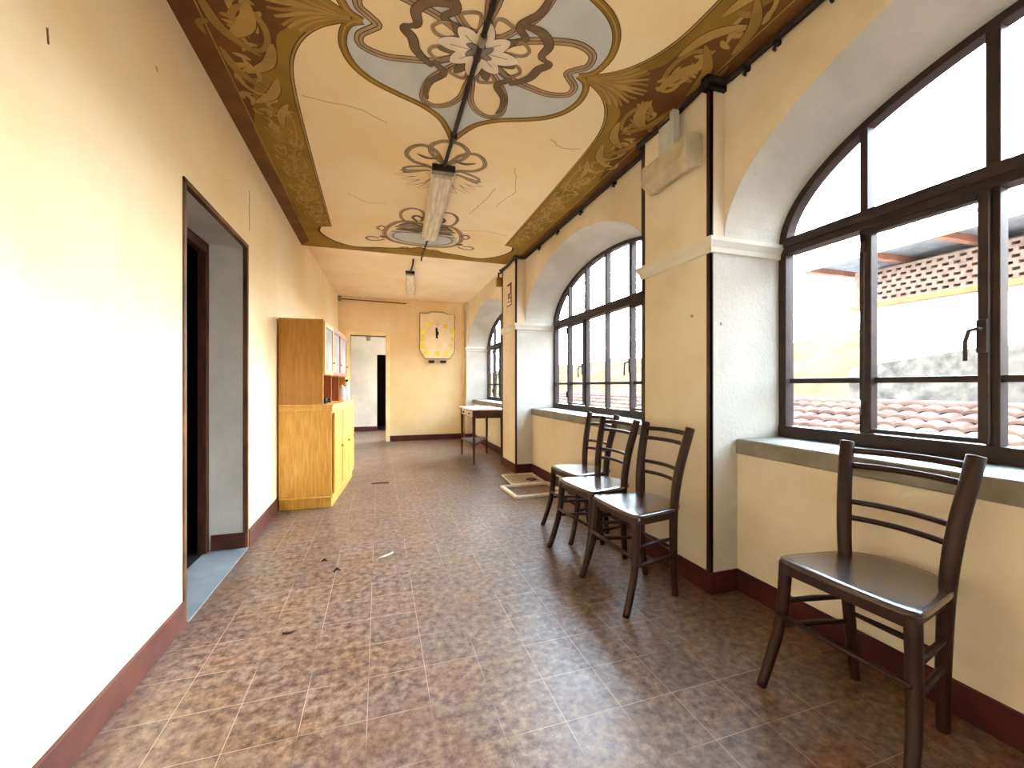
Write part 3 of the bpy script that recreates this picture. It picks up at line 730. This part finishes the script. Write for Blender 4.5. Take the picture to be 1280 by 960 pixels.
MB().prism([(x0-.016, zc-.09), (x0+.020, zc-.09), (x0+.022, zc-.01), (x0+.012, zc+.12), (x0-.022, zc+.12)], .038, .045, mx=mxr).build('minute_hand', M['black'], r)
MB().prism([(x0-.02, zc-.03), (x0+.035, zc-.02), (x0+.035, zc+.04), (x0-.012, zc+.07)], .0455, .05, mx=mxr).build('hour_hand', M['black'], r)
for px in (355, 508):
    x, z = zz(px, 812); MB().box(x-.058, x+.058, -.085, -.006, z-.03, z+.018).build('foot', M['black'], r, bevel=.012)

# ------------------------------------------------------------------ cabinet against the left wall
r = empty('sideboard_cabinet', (XL+.016, 3.985, 0), -math.radians(3.9), label='yellow oak sideboard with glazed upper cabinet against the left wall', cat='cabinet')
L_, dp, du = 1.30, .425, .355
fp = lambda d, k=0., l0=0.: [(0, l0), (d, l0), (d+k, L_*.5), (d+k, L_-l0), (0, L_-l0)]
MB().prism(fp(dp-.004, .01, .012), 0, .088).build('plinth', M['oak'], r, bevel=.004)
MB().prism(fp(dp+.012, .01, -.006), .088, .104).build('base_moulding', M['oakl'], r, bevel=.005)
MB().prism(fp(dp, .01), .104, .855).build('body', M['oak'], r, bevel=.004)
w = MB().prism(fp(dp+.008, .01, -.006), .855, .873); w.prism(fp(dp+.004, .01, -.004), .873, .893); w.prism(fp(dp+.014, .01, -.010), .893, .915)
w.build('counter_top', M['oakl'], r, bevel=.005)
for k in range(3):
    ya, yb = .02+k*.425, .02+k*.425+.41
    xx = dp+.004+(.01 if ya > .4 else .006)
    dr = MB().box(xx-.004, xx+.014, ya, yb, .125, .84).build('door', M['oak'], r, bevel=.004)
    MB().tube([(xx+.014, yb-.05, .50), (xx+.036, yb-.05, .50)], .012, 10).build('knob', M['brass'], dr)
# upper unit: side panels, back, top, shelf, open niche below the glazed doors
for ya in (0, L_-.02): MB().box(.0, du, ya, ya+.02, .915, 1.66).build('side_panel', M['oak2'], r, bevel=.003)
MB().box(0, .012, .02, L_-.02, .915, 1.64).build('back_panel', M['oakl'], r)
MB().box(0, du+.004, -.002, L_+.002, 1.645, 1.665).build('top_panel', M['oak2'], r, bevel=.003)
MB().box(.012, du-.004, .02, L_-.02, 1.175, 1.195).build('shelf', M['oakl'], r, bevel=.002)
for k in range(1, 3): MB().box(.012, du-.006, k*L_/3-.009, k*L_/3+.009, .915, 1.645).build('divider', M['redwood'], r)
for k in range(3):
    ya, yb = .003+k*L_/3, (k+1)*L_/3-.003; fm = 'oakl' if k == 0 else 'redwood'
    d_ = MB(); x0, x1 = du-.002, du+.016
    d_.box(x0, x1, ya, ya+.04, 1.18, 1.643); d_.box(x0, x1, yb-.04, yb, 1.18, 1.643); d_.box(x0, x1, ya+.04, yb-.04, 1.18, 1.22); d_.box(x0, x1, ya+.04, yb-.04, 1.603, 1.643)
    do = d_.build('glass_door', M[fm], r, bevel=.003)
    MB().box(x0+.006, x0+.010, ya+.038, yb-.038, 1.218, 1.605).build('pane', M['reflpane'], do)
    MB().tube([(x1, yb-.02, 1.30), (x1+.018, yb-.02, 1.30)], .008, 8).build('knob', M['brass'], do)
MB().box(.03, du-.03, .03, .42, 1.38, 1.392).build('shelf', M['cglass'], r)

def on_cab(x, y, z):
    a = -math.radians(3.9); return (XL+.016+x*math.cos(a)-y*math.sin(a), 3.985+x*math.sin(a)+y*math.cos(a), z)
r = empty('jar', on_cab(.37, .95, .915), label='white lidded jar on the far end of the oak counter', cat='jar')
MB().lathe([(0, 0), (.036, 0), (.045, .02), (.045, .10), (.034, .125), (.034, .135)], n=18).build('body', M['china'], r)
MB().lathe([(.038, .135), (.038, .15), (.012, .158), (.012, .172), (0, .174)], n=18).build('lid', M['china'], r)
r = empty('bottle', on_cab(.395, 1.12, .915), label='slim white bottle beside the jar on the oak counter', cat='bottle')
MB().lathe([(0, 0), (.03, 0), (.032, .12), (.014, .17), (.013, .21)], n=18).build('body', M['china'], r)
MB().lathe([(.016, .21), (.016, .235), (0, .236)], n=14).build('cap', M['black'], r)
r = empty('cup', on_cab(.33, .16, .915), label='small dark cup in the near niche of the oak cabinet', cat='cup')
MB().lathe([(0, .002), (.026, 0), (.034, .055), (.031, .055), (.024, .008), (0, .008)], n=18).build('body', M['black'], r)
MB().tube([(.03+.026*math.sin(t), 0, .03-.018*math.cos(t)) for t in [PI*k/8 for k in range(9)]], .004, 6).build('handle', M['black'], r)

# ------------------------------------------------------------------ table by the far window
r = empty('console_table', (1.215, 5.50, 0), label='narrow dark-legged table with drawers beside the far pilaster', cat='table')
tw, tl_, th = .43, .88, .755
MB().box(-.02, tw+.02, -.02, tl_+.02, th-.02, th).build('table_top', M['tabletop'], r, bevel=.005)
w = MB(); w.box(.012, tw-.012, .012, .03, th-.125, th-.02); w.box(.012, tw-.012, tl_-.03, tl_-.012, th-.125, th-.02); w.box(tw-.03, tw-.012, .03, tl_-.03, th-.125, th-.02); w.box(.016, .03, .03, tl_-.03, th-.125, th-.02)
w.build('apron', M['tablewood'], r, bevel=.003)
for k in range(2):
    d_ = MB().box(.004, .018, .05+k*.40, .43+k*.40, th-.115, th-.03).build('drawer', M['tabletop'], r, bevel=.004)
    MB().tube([(.004, .24+k*.4, th-.072), (-.016, .24+k*.4, th-.072)], .011, 10).build('knob', M['tablewood'], d_)
for x, y in ((.016, .016), (tw-.016, .016), (.016, tl_-.016), (tw-.016, tl_-.016)):
    MB().tube([(x, y, 0), (x, y, .3), (x, y, th-.12), (x, y, th-.02)], [.015, .021, .027, .027], 4, up=(1, 0, 0)).build('leg', M['tablewood'], r, bevel=.002)
MB().prism([(.0, .0), (.03, .0), (tw-.02, tl_-.06), (tw-.02, tl_), (.0, tl_)], .25, .266).build('lower_shelf', M['tablewood'], r, bevel=.003)
def sheet(name, loc, rz, a, b, label, cat):
    o = MB(); N = 6
    for k in range(2):
        zz_ = [0.0008+.0025*abs(math.sin(i*1.3+k)) for i in range(N+1)]
        vs = [(-a/2+a*i/N+.01*k, y+.006*k, zz_[i]+.0025*k) for i in range(N+1) for y in (-b/2, b/2)]
        o.add(vs, [(2*i, 2*i+1, 2*i+3, 2*i+2) for i in range(N)], 0, True)
        vs2 = [(x, y, z+.0012) for x, y, z in vs]; o.add(vs2, [(2*i, 2*i+1, 2*i+3, 2*i+2) for i in range(N)], 0, True)
    x = o.build(name, M['paper'], loc=loc); x.rotation_euler[2] = rz; return tag(x, label, cat)
sheet('paper_sheet', (1.40, 5.75, th), .3, .21, .30, 'loose white papers at the near end of the narrow table', 'paper')
sheet('newspaper', (1.42, 6.15, th), -.2, .28, .36, 'folded pale newspaper at the far end of the narrow table', 'newspaper')

# ------------------------------------------------------------------ grate and frame on the floor
r = empty('wire_grate', (1.565, 4.46, 0), -.06, label='off-white wire mesh grate lying on the floor by the skirting', cat='grate')
a, b = .37, .47
w = MB()
for p0, p1 in (((-a/2, -b/2), (a/2, -b/2)), ((a/2, -b/2), (a/2, b/2)), ((a/2, b/2), (-a/2, b/2)), ((-a/2, b/2), (-a/2, -b/2))):
    w.tube([(*p0, .014), (*p1, .014)], .012, 8)
w.build('rim', M['wire'], r)
w = MB()
for k in range(1, 10): x = -a/2+a*k/10; w.tube([(x, -b/2, .018), (x, b/2, .018)], .003, 5)
for k in range(1, 11): y = -b/2+b*k/11; w.tube([(-a/2, y, .014), (a/2, y, .014)], .003, 5)
w.build('mesh', M['wire'], r)
MB().tube([(.02, -.1, .022), (.08, -.06, .03), (.13, -.12, .024), (.06, -.15, .026), (.03, -.08, .03)], .008, 6).build('rag', M['litter'], r)
r = empty('empty_frame', (1.50, 3.955, 0), .03, label='empty off-white rectangular frame on the floor in front of the grate', cat='frame')
a, b = .52, .44
for p0, p1 in (((-a/2, -b/2), (a/2, -b/2)), ((a/2, -b/2), (a/2, b/2)), ((a/2, b/2), (-a/2, b/2)), ((-a/2, b/2), (-a/2, -b/2))):
    d_ = Vector((*p1, 0))-Vector((*p0, 0)); n_ = Vector((-d_.y, d_.x, 0)).normalized()*.017; ee = d_.normalized()*.016
    P0, P1 = Vector((*p0, 0))-ee, Vector((*p1, 0))+ee
    w = MB().prism([tuple((P0-n_)[:2]), tuple((P1-n_)[:2]), tuple((P1+n_)[:2]), tuple((P0+n_)[:2])], 0, .026); w.build('rail', M['wire'], r, bevel=.003)

# ------------------------------------------------------------------ chairs (front = +y, origin under the middle of the seat's front edge)
def make_chair():
    r = empty('wooden_chair')
    # seat: plywood, rounded front corners, bowed back
    half = [(0, .006), (.10, .004), (.168, -.002), (.192, -.012), (.203, -.034), (.199, -.08), (.185, -.16), (.170, -.24), (.150, -.30), (.110, -.345), (.055, -.368), (0, -.374)]
    hs = [tuple(p[:2]) for p in smooth_pts(half, 4)]
    ol = hs+[(-x, y) for x, y in hs[::-1][1:-1]]
    w = MB(); n = len(ol)
    dish = lambda x, y: -.004*max(0, 1-(x/.17)**2-((y+.19)/.17)**2)
    rings = [1., .97, .85, .65, .4, .15]; cx, cy = 0, -.18
    for zi, (top) in enumerate((True, False)):
        o = len(w.v)
        for f in rings:
            for x, y in ol:
                X, Y = cx+(x-cx)*f, cy+(y-cy)*f; w.v.append((X, Y, (.462-(.004 if f == 1 else 0) if top else .446)+dish(X, Y)))
        for j in range(len(rings)-1):
            for i in range(n): w.f.append([o+j*n+i, o+j*n+(i+1) % n, o+(j+1)*n+(i+1) % n, o+(j+1)*n+i]); w.m.append(0); w.s.append(top)
        w.f.append([o+(len(rings)-1)*n+i for i in range(n)]); w.m.append(0); w.s.append(top)
    o2 = len(rings)*n
    for i in range(n): w.f.append([i, (i+1) % n, o2+(i+1) % n, o2+i]); w.m.append(0); w.s.append(False)
    w.build('seat', M['seat'], r)
    w = MB()
    w.box(-.172, .172, -.036, -.016, .404, .4415)
    for sx in (1, -1): w.prism([(sx*.186, -.03), (sx*.168, -.03), (sx*.128, -.275), (sx*.146, -.275)], .404, .4415)
    w.box(-.13, .13, -.29, -.274, .404, .4415)
    w.build('apron', M['chair'], r, bevel=.003)
    for sx in (1, -1):
        q = smooth_pts([(sx*.214, .055, 0), (sx*.203, .015, .12), (sx*.190, -.016, .26), (sx*.182, -.026, .447)], 5)
        nq = len(q); w = MB().tube(q, [.0165+.005*i/(nq-1) for i in range(nq)], 12); w.build('leg', M['chair'], r)
        q = smooth_pts([(sx*.122, -.305, 0), (sx*.130, -.287, .2), (sx*.143, -.28, .46), (sx*.156, -.298, .64), (sx*.172, -.335, .80), (sx*.178, -.352, .866)], 5)
        nq = len(q); w = MB().tube(q, [.017+.006*min(1, i/(nq*.5)) for i in range(nq)], 12); w.build('back_post', M['chair'], r, bevel=.003)
    def post(z):
        t = [(0, .122, -.305), (.2, .130, -.287), (.46, .143, -.28), (.64, .156, -.298), (.80, .172, -.335), (.866, .178, -.352)]
        for (a, xa, ya), (b, xb, yb) in zip(t[:-1], t[1:]):
            if a <= z <= b: f = (z-a)/(b-a); return xa+(xb-xa)*f, ya+(yb-ya)*f
    for z, hh in ((.832, .012), (.778, .011), (.648, .010), (.590, .010)):
        x, y = post(z)
        q = [(x*t, y-.026*(1-t*t), z+.004*(1-t*t)) for t in [-1+2*k/14 for k in range(15)]]
        MB().tube(q, hh, 8, flat=(1., .62), up=(0, 0, 1)).build('slat', M['chair'], r)
    def fl(z): 
        f = z/.447; return (.214-.032*f, .055-.10*f+.02*f*f)
    for z in (.305, .215):
        for sx in (1, -1):
            a = fl(z); b = post(z); MB().tube([(sx*a[0], a[1], z), (sx*(a[0]+b[0])/2, (a[1]+b[1])/2, z), (sx*b[0], b[1], z-.005)], [.008, .0105, .008], 8).build('stretcher', M['chair'], r)
    a = fl(.262); MB().tube([(-a[0], a[1], .262), (0, a[1], .262), (a[0], a[1], .262)], [.008, .0105, .008], 8).build('stretcher', M['chair'], r)
    b = post(.245); MB().tube([(-b[0], b[1], .245), (0, b[1], .245), (b[0], b[1], .245)], [.008, .0105, .008], 8).build('stretcher', M['chair'], r)
    return r
chair = make_chair()
spots = [((1.372, .925), 92., 'dark wooden chair standing alone under the nearest window sill at right'),
         ((1.145, 1.880), 91., 'nearest chair of the row of three, in front of the pilaster'),
         ((1.150, 2.335), 94., 'middle chair of the row of three beyond the pilaster'),
         ((1.275, 2.757), 94., 'farthest chair of the row of three, next to the floor frame')]
for i, ((x, y), a, lb) in enumerate(spots):
    o = chair if i == 0 else dup_tree(chair)
    o.location = (x, y, 0); o.rotation_euler = (0, 0, math.radians(a)); tag(o, lb, 'chair', 'dark wooden chairs along the window wall')

# ------------------------------------------------------------------ litter on the floor
def bit(name, pts, rad, mat, label, cat='litter'):
    p0 = Vector(pts[0]); o = MB().tube([Vector(p)-p0 for p in pts], rad, 6).build(name, M[mat], loc=p0); return tag(o, label, cat)
bit('pale_stick', [(.0, 2.69, .008), (.045, 2.72, .009), (.085, 2.755, .008)], [.005, .006, .004], 'stick', 'small pale stick on the floor in mid room')
bit('twig', [(-.08, 4.775, .006), (.0, 4.77, .007), (.1, 4.76, .006)], .006, 'litter', 'thin dark twig on the floor near the cabinet front')
bit('dead_leaf', [(-.335, 2.76, .005), (-.32, 2.765, .012), (-.305, 2.75, .005)], [.003, .007, .003], 'litter', 'brown scrap on the floor, left of the pale stick')
bit('dead_leaf', [(-.25, 2.575, .006), (-.235, 2.585, .02), (-.215, 2.59, .006)], [.004, .009, .003], 'litter', 'dark curled scrap on the floor nearer than the pale stick')
bit('wood_chip', [(-.40, 2.01, .004), (-.37, 2.0, .006), (-.35, 2.015, .004)], [.003, .006, .003], 'litter', 'dark chip on the floor nearest the viewer')

# ------------------------------------------------------------------ outside
struct(MB().box(XOUT+.02, 140, -60, 160, -3.2, -3.0).build('ground', M['ground']), 'pale ground outside the windows', 'ground')
# low tiled roof just outside
r = empty('low_outbuilding', (5.5, 4., -3.0), label='low outbuilding with a terracotta tile roof just outside the windows', cat='building')
w = MB(); pitch = .175; sl = .37; x1, zr = 5.55, .845; ncour = 14; cl = .20
ya, yb = -6., 16.
ny = int((yb-ya)/pitch*8)
for c in range(ncour):
    o = len(w.v); xh, xl = x1-c*cl*.93, x1-c*cl*.93-cl
    rows = []
    for xx, lift in ((xh, .0), (xl, .035)):
        for j in range(ny+1):
            y = ya+(yb-ya)*j/ny; ph = (y/pitch+.5*(c % 2)*.25) % 1.
            hgt = .042*math.sqrt(max(0, 1-(2*ph-1)**2)) if ph > 0 else 0
            w.v.append((xx-5.5, y-4., zr-(x1-xx)*sl+lift+hgt+.008*noise.noise((xx*3, y*4, c))+3.0))
    for j in range(ny): w.f.append([o+j, o+j+1, o+ny+1+j+1, o+ny+1+j]); w.m.append(0); w.s.append(True)
    # lip
    o3 = len(w.v)
    for j in range(ny+1): v = w.v[o+ny+1+j]; w.v.append((v[0], v[1], v[2]-.03))
    for j in range(ny): w.f.append([o+ny+1+j, o+ny+1+j+1, o3+j+1, o3+j]); w.m.append(0); w.s.append(False)
w.build('roof_tiles', M['tile'], r)
MB().tube([(x1-5.5, ya-4., zr+3.02), (x1-5.5, yb-4., zr+3.02)], .06, 10).build('ridge', M['tile'], r)
zz0 = zr-ncour*cl*.93*sl
w = MB(); w.prism([(x1-ncour*cl*.93-5.5+.3, 0), (x1-5.5+.02, 0), (x1-5.5+.02, zr+2.97), (x1-ncour*cl*.93-5.5+.3, zz0+2.97+.09)], -yb+4., -ya+4., mx=Matrix.Rotation(PI/2, 4, 'X'))
w.build('wall', M['ext_stone'], r)

# neighbouring house with a brick lattice under its eaves
FX, FY = 9.0, 5.62
r = empty('lattice_house', (FX, FY, -3.0), label='white house with perforated brick lattice under its tiled eaves, seen through the nearest window', cat='house')
Z = lambda z: z+3.0
y_end = -9.0
MB().box(0, 4.5, y_end, 0, 0, Z(2.56)).build('wall', M['ext_white'], r)
w = MB().box(-.10, .1, y_end, .12, Z(2.56), Z(2.65)); w.build('ledge', M['ext_ochre'], r, bevel=.01)
# lattice: courses with staggered gaps
w = MB(); zb, zt2 = 2.65, 3.27; nr = 6; rh = (zt2-zb)/(nr*2+1)
pit = .145
for k in range(nr+1): w.box(-.03, .09, y_end, 0, Z(zb+2*k*rh), Z(zb+(2*k+1)*rh))
for k in range(nr):
    j = 0; y = -(.03 if k % 2 else .03+pit/2)
    w.box(-.03, .09, y, 0, Z(zb+(2*k+1)*rh), Z(zb+(2*k+2)*rh))
    while y > -4.6:
        w.box(-.03, .09, y-pit, y-pit+.058, Z(zb+(2*k+1)*rh), Z(zb+(2*k+2)*rh)); y -= pit
    w.box(-.03, .09, y_end, y-pit+.058, Z(zb+(2*k+1)*rh), Z(zb+(2*k+2)*rh))
w.build('brick_lattice', M['ext_brick'], r)
MB().box(.35, .45, y_end, -.1, Z(2.56), Z(3.4)).build('loft_wall', M['soffit'], r)
MB().box(-.05, .12, -.12, .05, Z(2.65), Z(3.30)).build('corner_pier', M['ext_brick'], r)
w = MB().box(-1.05, 4.5, y_end, .55, Z(3.40), Z(3.45)); w.build('soffit', M['soffit'], r)
w = MB(); w.box(-1.08, -1.03, y_end, .56, Z(3.31), Z(3.47)); w.box(-1.08, 4.5, .53, .58, Z(3.31), Z(3.47)); w.build('fascia', M['ext_white'], r)
for k in range(9): 
    y = .3-k*1.0; MB().box(-1.0, .35, y-.05, y+.05, Z(3.30), Z(3.40)).build('rafter', M['rafter'], r)
w = MB()
for j in range(44):
    y = .55-j*.215
    q = []
    for m_ in range(7):
        an = PI*m_/6; q.append((y+.10*math.cos(an), .075*math.sin(an)))
    vs = [(-1.16, p[0], Z(3.47)+p[1]) for p in q]+[(4.5, p[0], Z(5.2)+p[1]) for p in q]
    w.add(vs, [(i, i+1, 8+i, 7+i) for i in range(6)], 0, True); w.add([vs[i] for i in range(7)], [list(range(7))])
w.add([(-1.12, y_end, Z(3.475)), (-1.12, .57, Z(3.475)), (4.5, .57, Z(5.2)), (4.5, y_end, Z(5.2))], [(0, 1, 2, 3)])
w.build('roof_tiles', M['tile'], r)
# rough grey wall below the white house
r = empty('yard_wall', (8.7, 4.0, -3.0), label='rough grey yard wall in front of the white house', cat='wall')
w = MB().prism([(-1.62, 0), (-1.62, Z(1.42)), (.2, Z(1.66)), (13., Z(1.9)), (13., 0)], 0, .22, mx=Matrix(((0, 0, 1, 0), (-1, 0, 0, 0), (0, 1, 0, 0), (0, 0, 0, 1))))
w.build('masonry', M['ext_stone'], r)
# hillside
w = MB(); NX, NY = 60, 150
for i in range(NX+1):
    for j in range(NY+1):
        x = 13+i*(75-13)/NX; y = -30+j*180/NY
        f = min(1, max(0, (x-15)/16)); f = f*f*(3-2*f)
        z = -3.1+f*(7.6+1.5*noise.noise((y*.045, 3.1, 0))) + f*(.55*noise.noise((x*.5, y*.5, 0))+.35*abs(noise.noise((x*1.5, y*1.5, 4))))+max(0, x-32)*.035
        w.v.append((x, y, z))
for i in range(NX):
    for j in range(NY):
        a = i*(NY+1)+j; w.f.append([a, a+1, a+NY+2, a+NY+1]); w.m.append(0); w.s.append(True)
struct(w.build('hill', M['hill']), 'tan autumn hillside behind the houses', 'hill')
# yellow shrub past the tiled roof
r = empty('shrub', (9.5, 9.3, -3.0), label='yellowish shrub beyond the tiled roof, left of the white house', cat='shrub')
w = MB(); rr = random.Random(5)
for k in range(900):
    a, b_ = rr.random()*6.28, math.acos(rr.uniform(-1, 1)); rad = .55*rr.random()**.4
    c = Vector((rad*math.sin(b_)*math.cos(a), 1.3*rad*math.sin(b_)*math.sin(a), 3.45+.6*rad*math.cos(b_)+.0))
    d_ = Vector((rr.uniform(-1, 1), rr.uniform(-1, 1), rr.uniform(-1, 1))).normalized()*.07; e_ = d_.cross(Vector((rr.random(), rr.random(), 1))).normalized()*.035
    w.add([c-d_, c+e_, c+d_, c-e_], [(0, 1, 2, 3)])
w.build('foliage', M['leafy'], r)
MB().tube([(0, 0, 0), (.05, 0, 1.8), (0, .05, 3.4)], [.06, .05, .02], 8).build('stem', M['litter'], r)
r = empty('overhead_wire', (12.0, 14.0, 3.0), label='thin overhead wire in front of the hillside', cat='wire')
MB().tube([(0, 14., -.1), (0, 2, -.25), (-1.5, -8.5, .05)], .012, 5).build('cable', M['cable'], r)

# ------------------------------------------------------------------ light: open sky and a soft sun from behind this building
SKY_BASE, SKY_GLOW, SKY_POW = 2.6, 15.0, 2.2
wd = bpy.data.worlds.new('sky'); bpy.context.scene.world = wd; wd.use_nodes = True
nt = wd.node_tree; bg = nt.nodes['Background']
tc = nt.nodes.new('ShaderNodeTexCoord'); sp = nt.nodes.new('ShaderNodeSeparateXYZ'); nt.links.new(tc.outputs['Generated'], sp.inputs[0])
rp = ramp(nt, [(0., (.95, .97, 1.0)), (.25, (.89, .95, 1.0)), (.7, (.5, .76, 1.0))]); nt.links.new(sp.outputs['Z'], rp.inputs['Fac'])
dt = nt.nodes.new('ShaderNodeVectorMath'); dt.operation = 'DOT_PRODUCT'; dt.inputs[1].default_value = Vector((.72, .62, .32)).normalized()
nt.links.new(tc.outputs['Generated'], dt.inputs[0])
mx_ = nt.nodes.new('ShaderNodeMath'); mx_.operation = 'MAXIMUM'; mx_.inputs[1].default_value = 0.; nt.links.new(dt.outputs['Value'], mx_.inputs[0])
pw = nt.nodes.new('ShaderNodeMath'); pw.operation = 'POWER'; pw.inputs[1].default_value = SKY_POW; nt.links.new(mx_.outputs[0], pw.inputs[0])
ad = nt.nodes.new('ShaderNodeMath'); ad.operation = 'MULTIPLY_ADD'; ad.inputs[1].default_value = SKY_GLOW; ad.inputs[2].default_value = SKY_BASE; nt.links.new(pw.outputs[0], ad.inputs[0])
nt.links.new(rp.outputs['Color'], bg.inputs['Color']); nt.links.new(ad.outputs[0], bg.inputs['Strength'])

sd = bpy.data.lights.new('sun', 'SUN'); sd.energy = 7.5; sd.angle = math.radians(1.5); sd.color = (1, .94, .84)
so = bpy.data.objects.new('sun', sd); C.objects.link(so); so.location = (-8, 0, 12); so.rotation_euler = (math.radians(8), math.radians(-58), 0)

sc = bpy.context.scene
vs = sc.view_settings; vs.view_transform = 'Standard'; vs.look = 'None'; vs.exposure = 2.4; vs.gamma = 1.; vs.use_curve_mapping = False
cy_ = sc.cycles
cy_.use_denoising = True; cy_.max_bounces = 12; cy_.diffuse_bounces = 8; cy_.glossy_bounces = 4; cy_.transparent_max_bounces = 12; cy_.sample_clamp_indirect = 60.
cy_.caustics_reflective = False; cy_.caustics_refractive = False
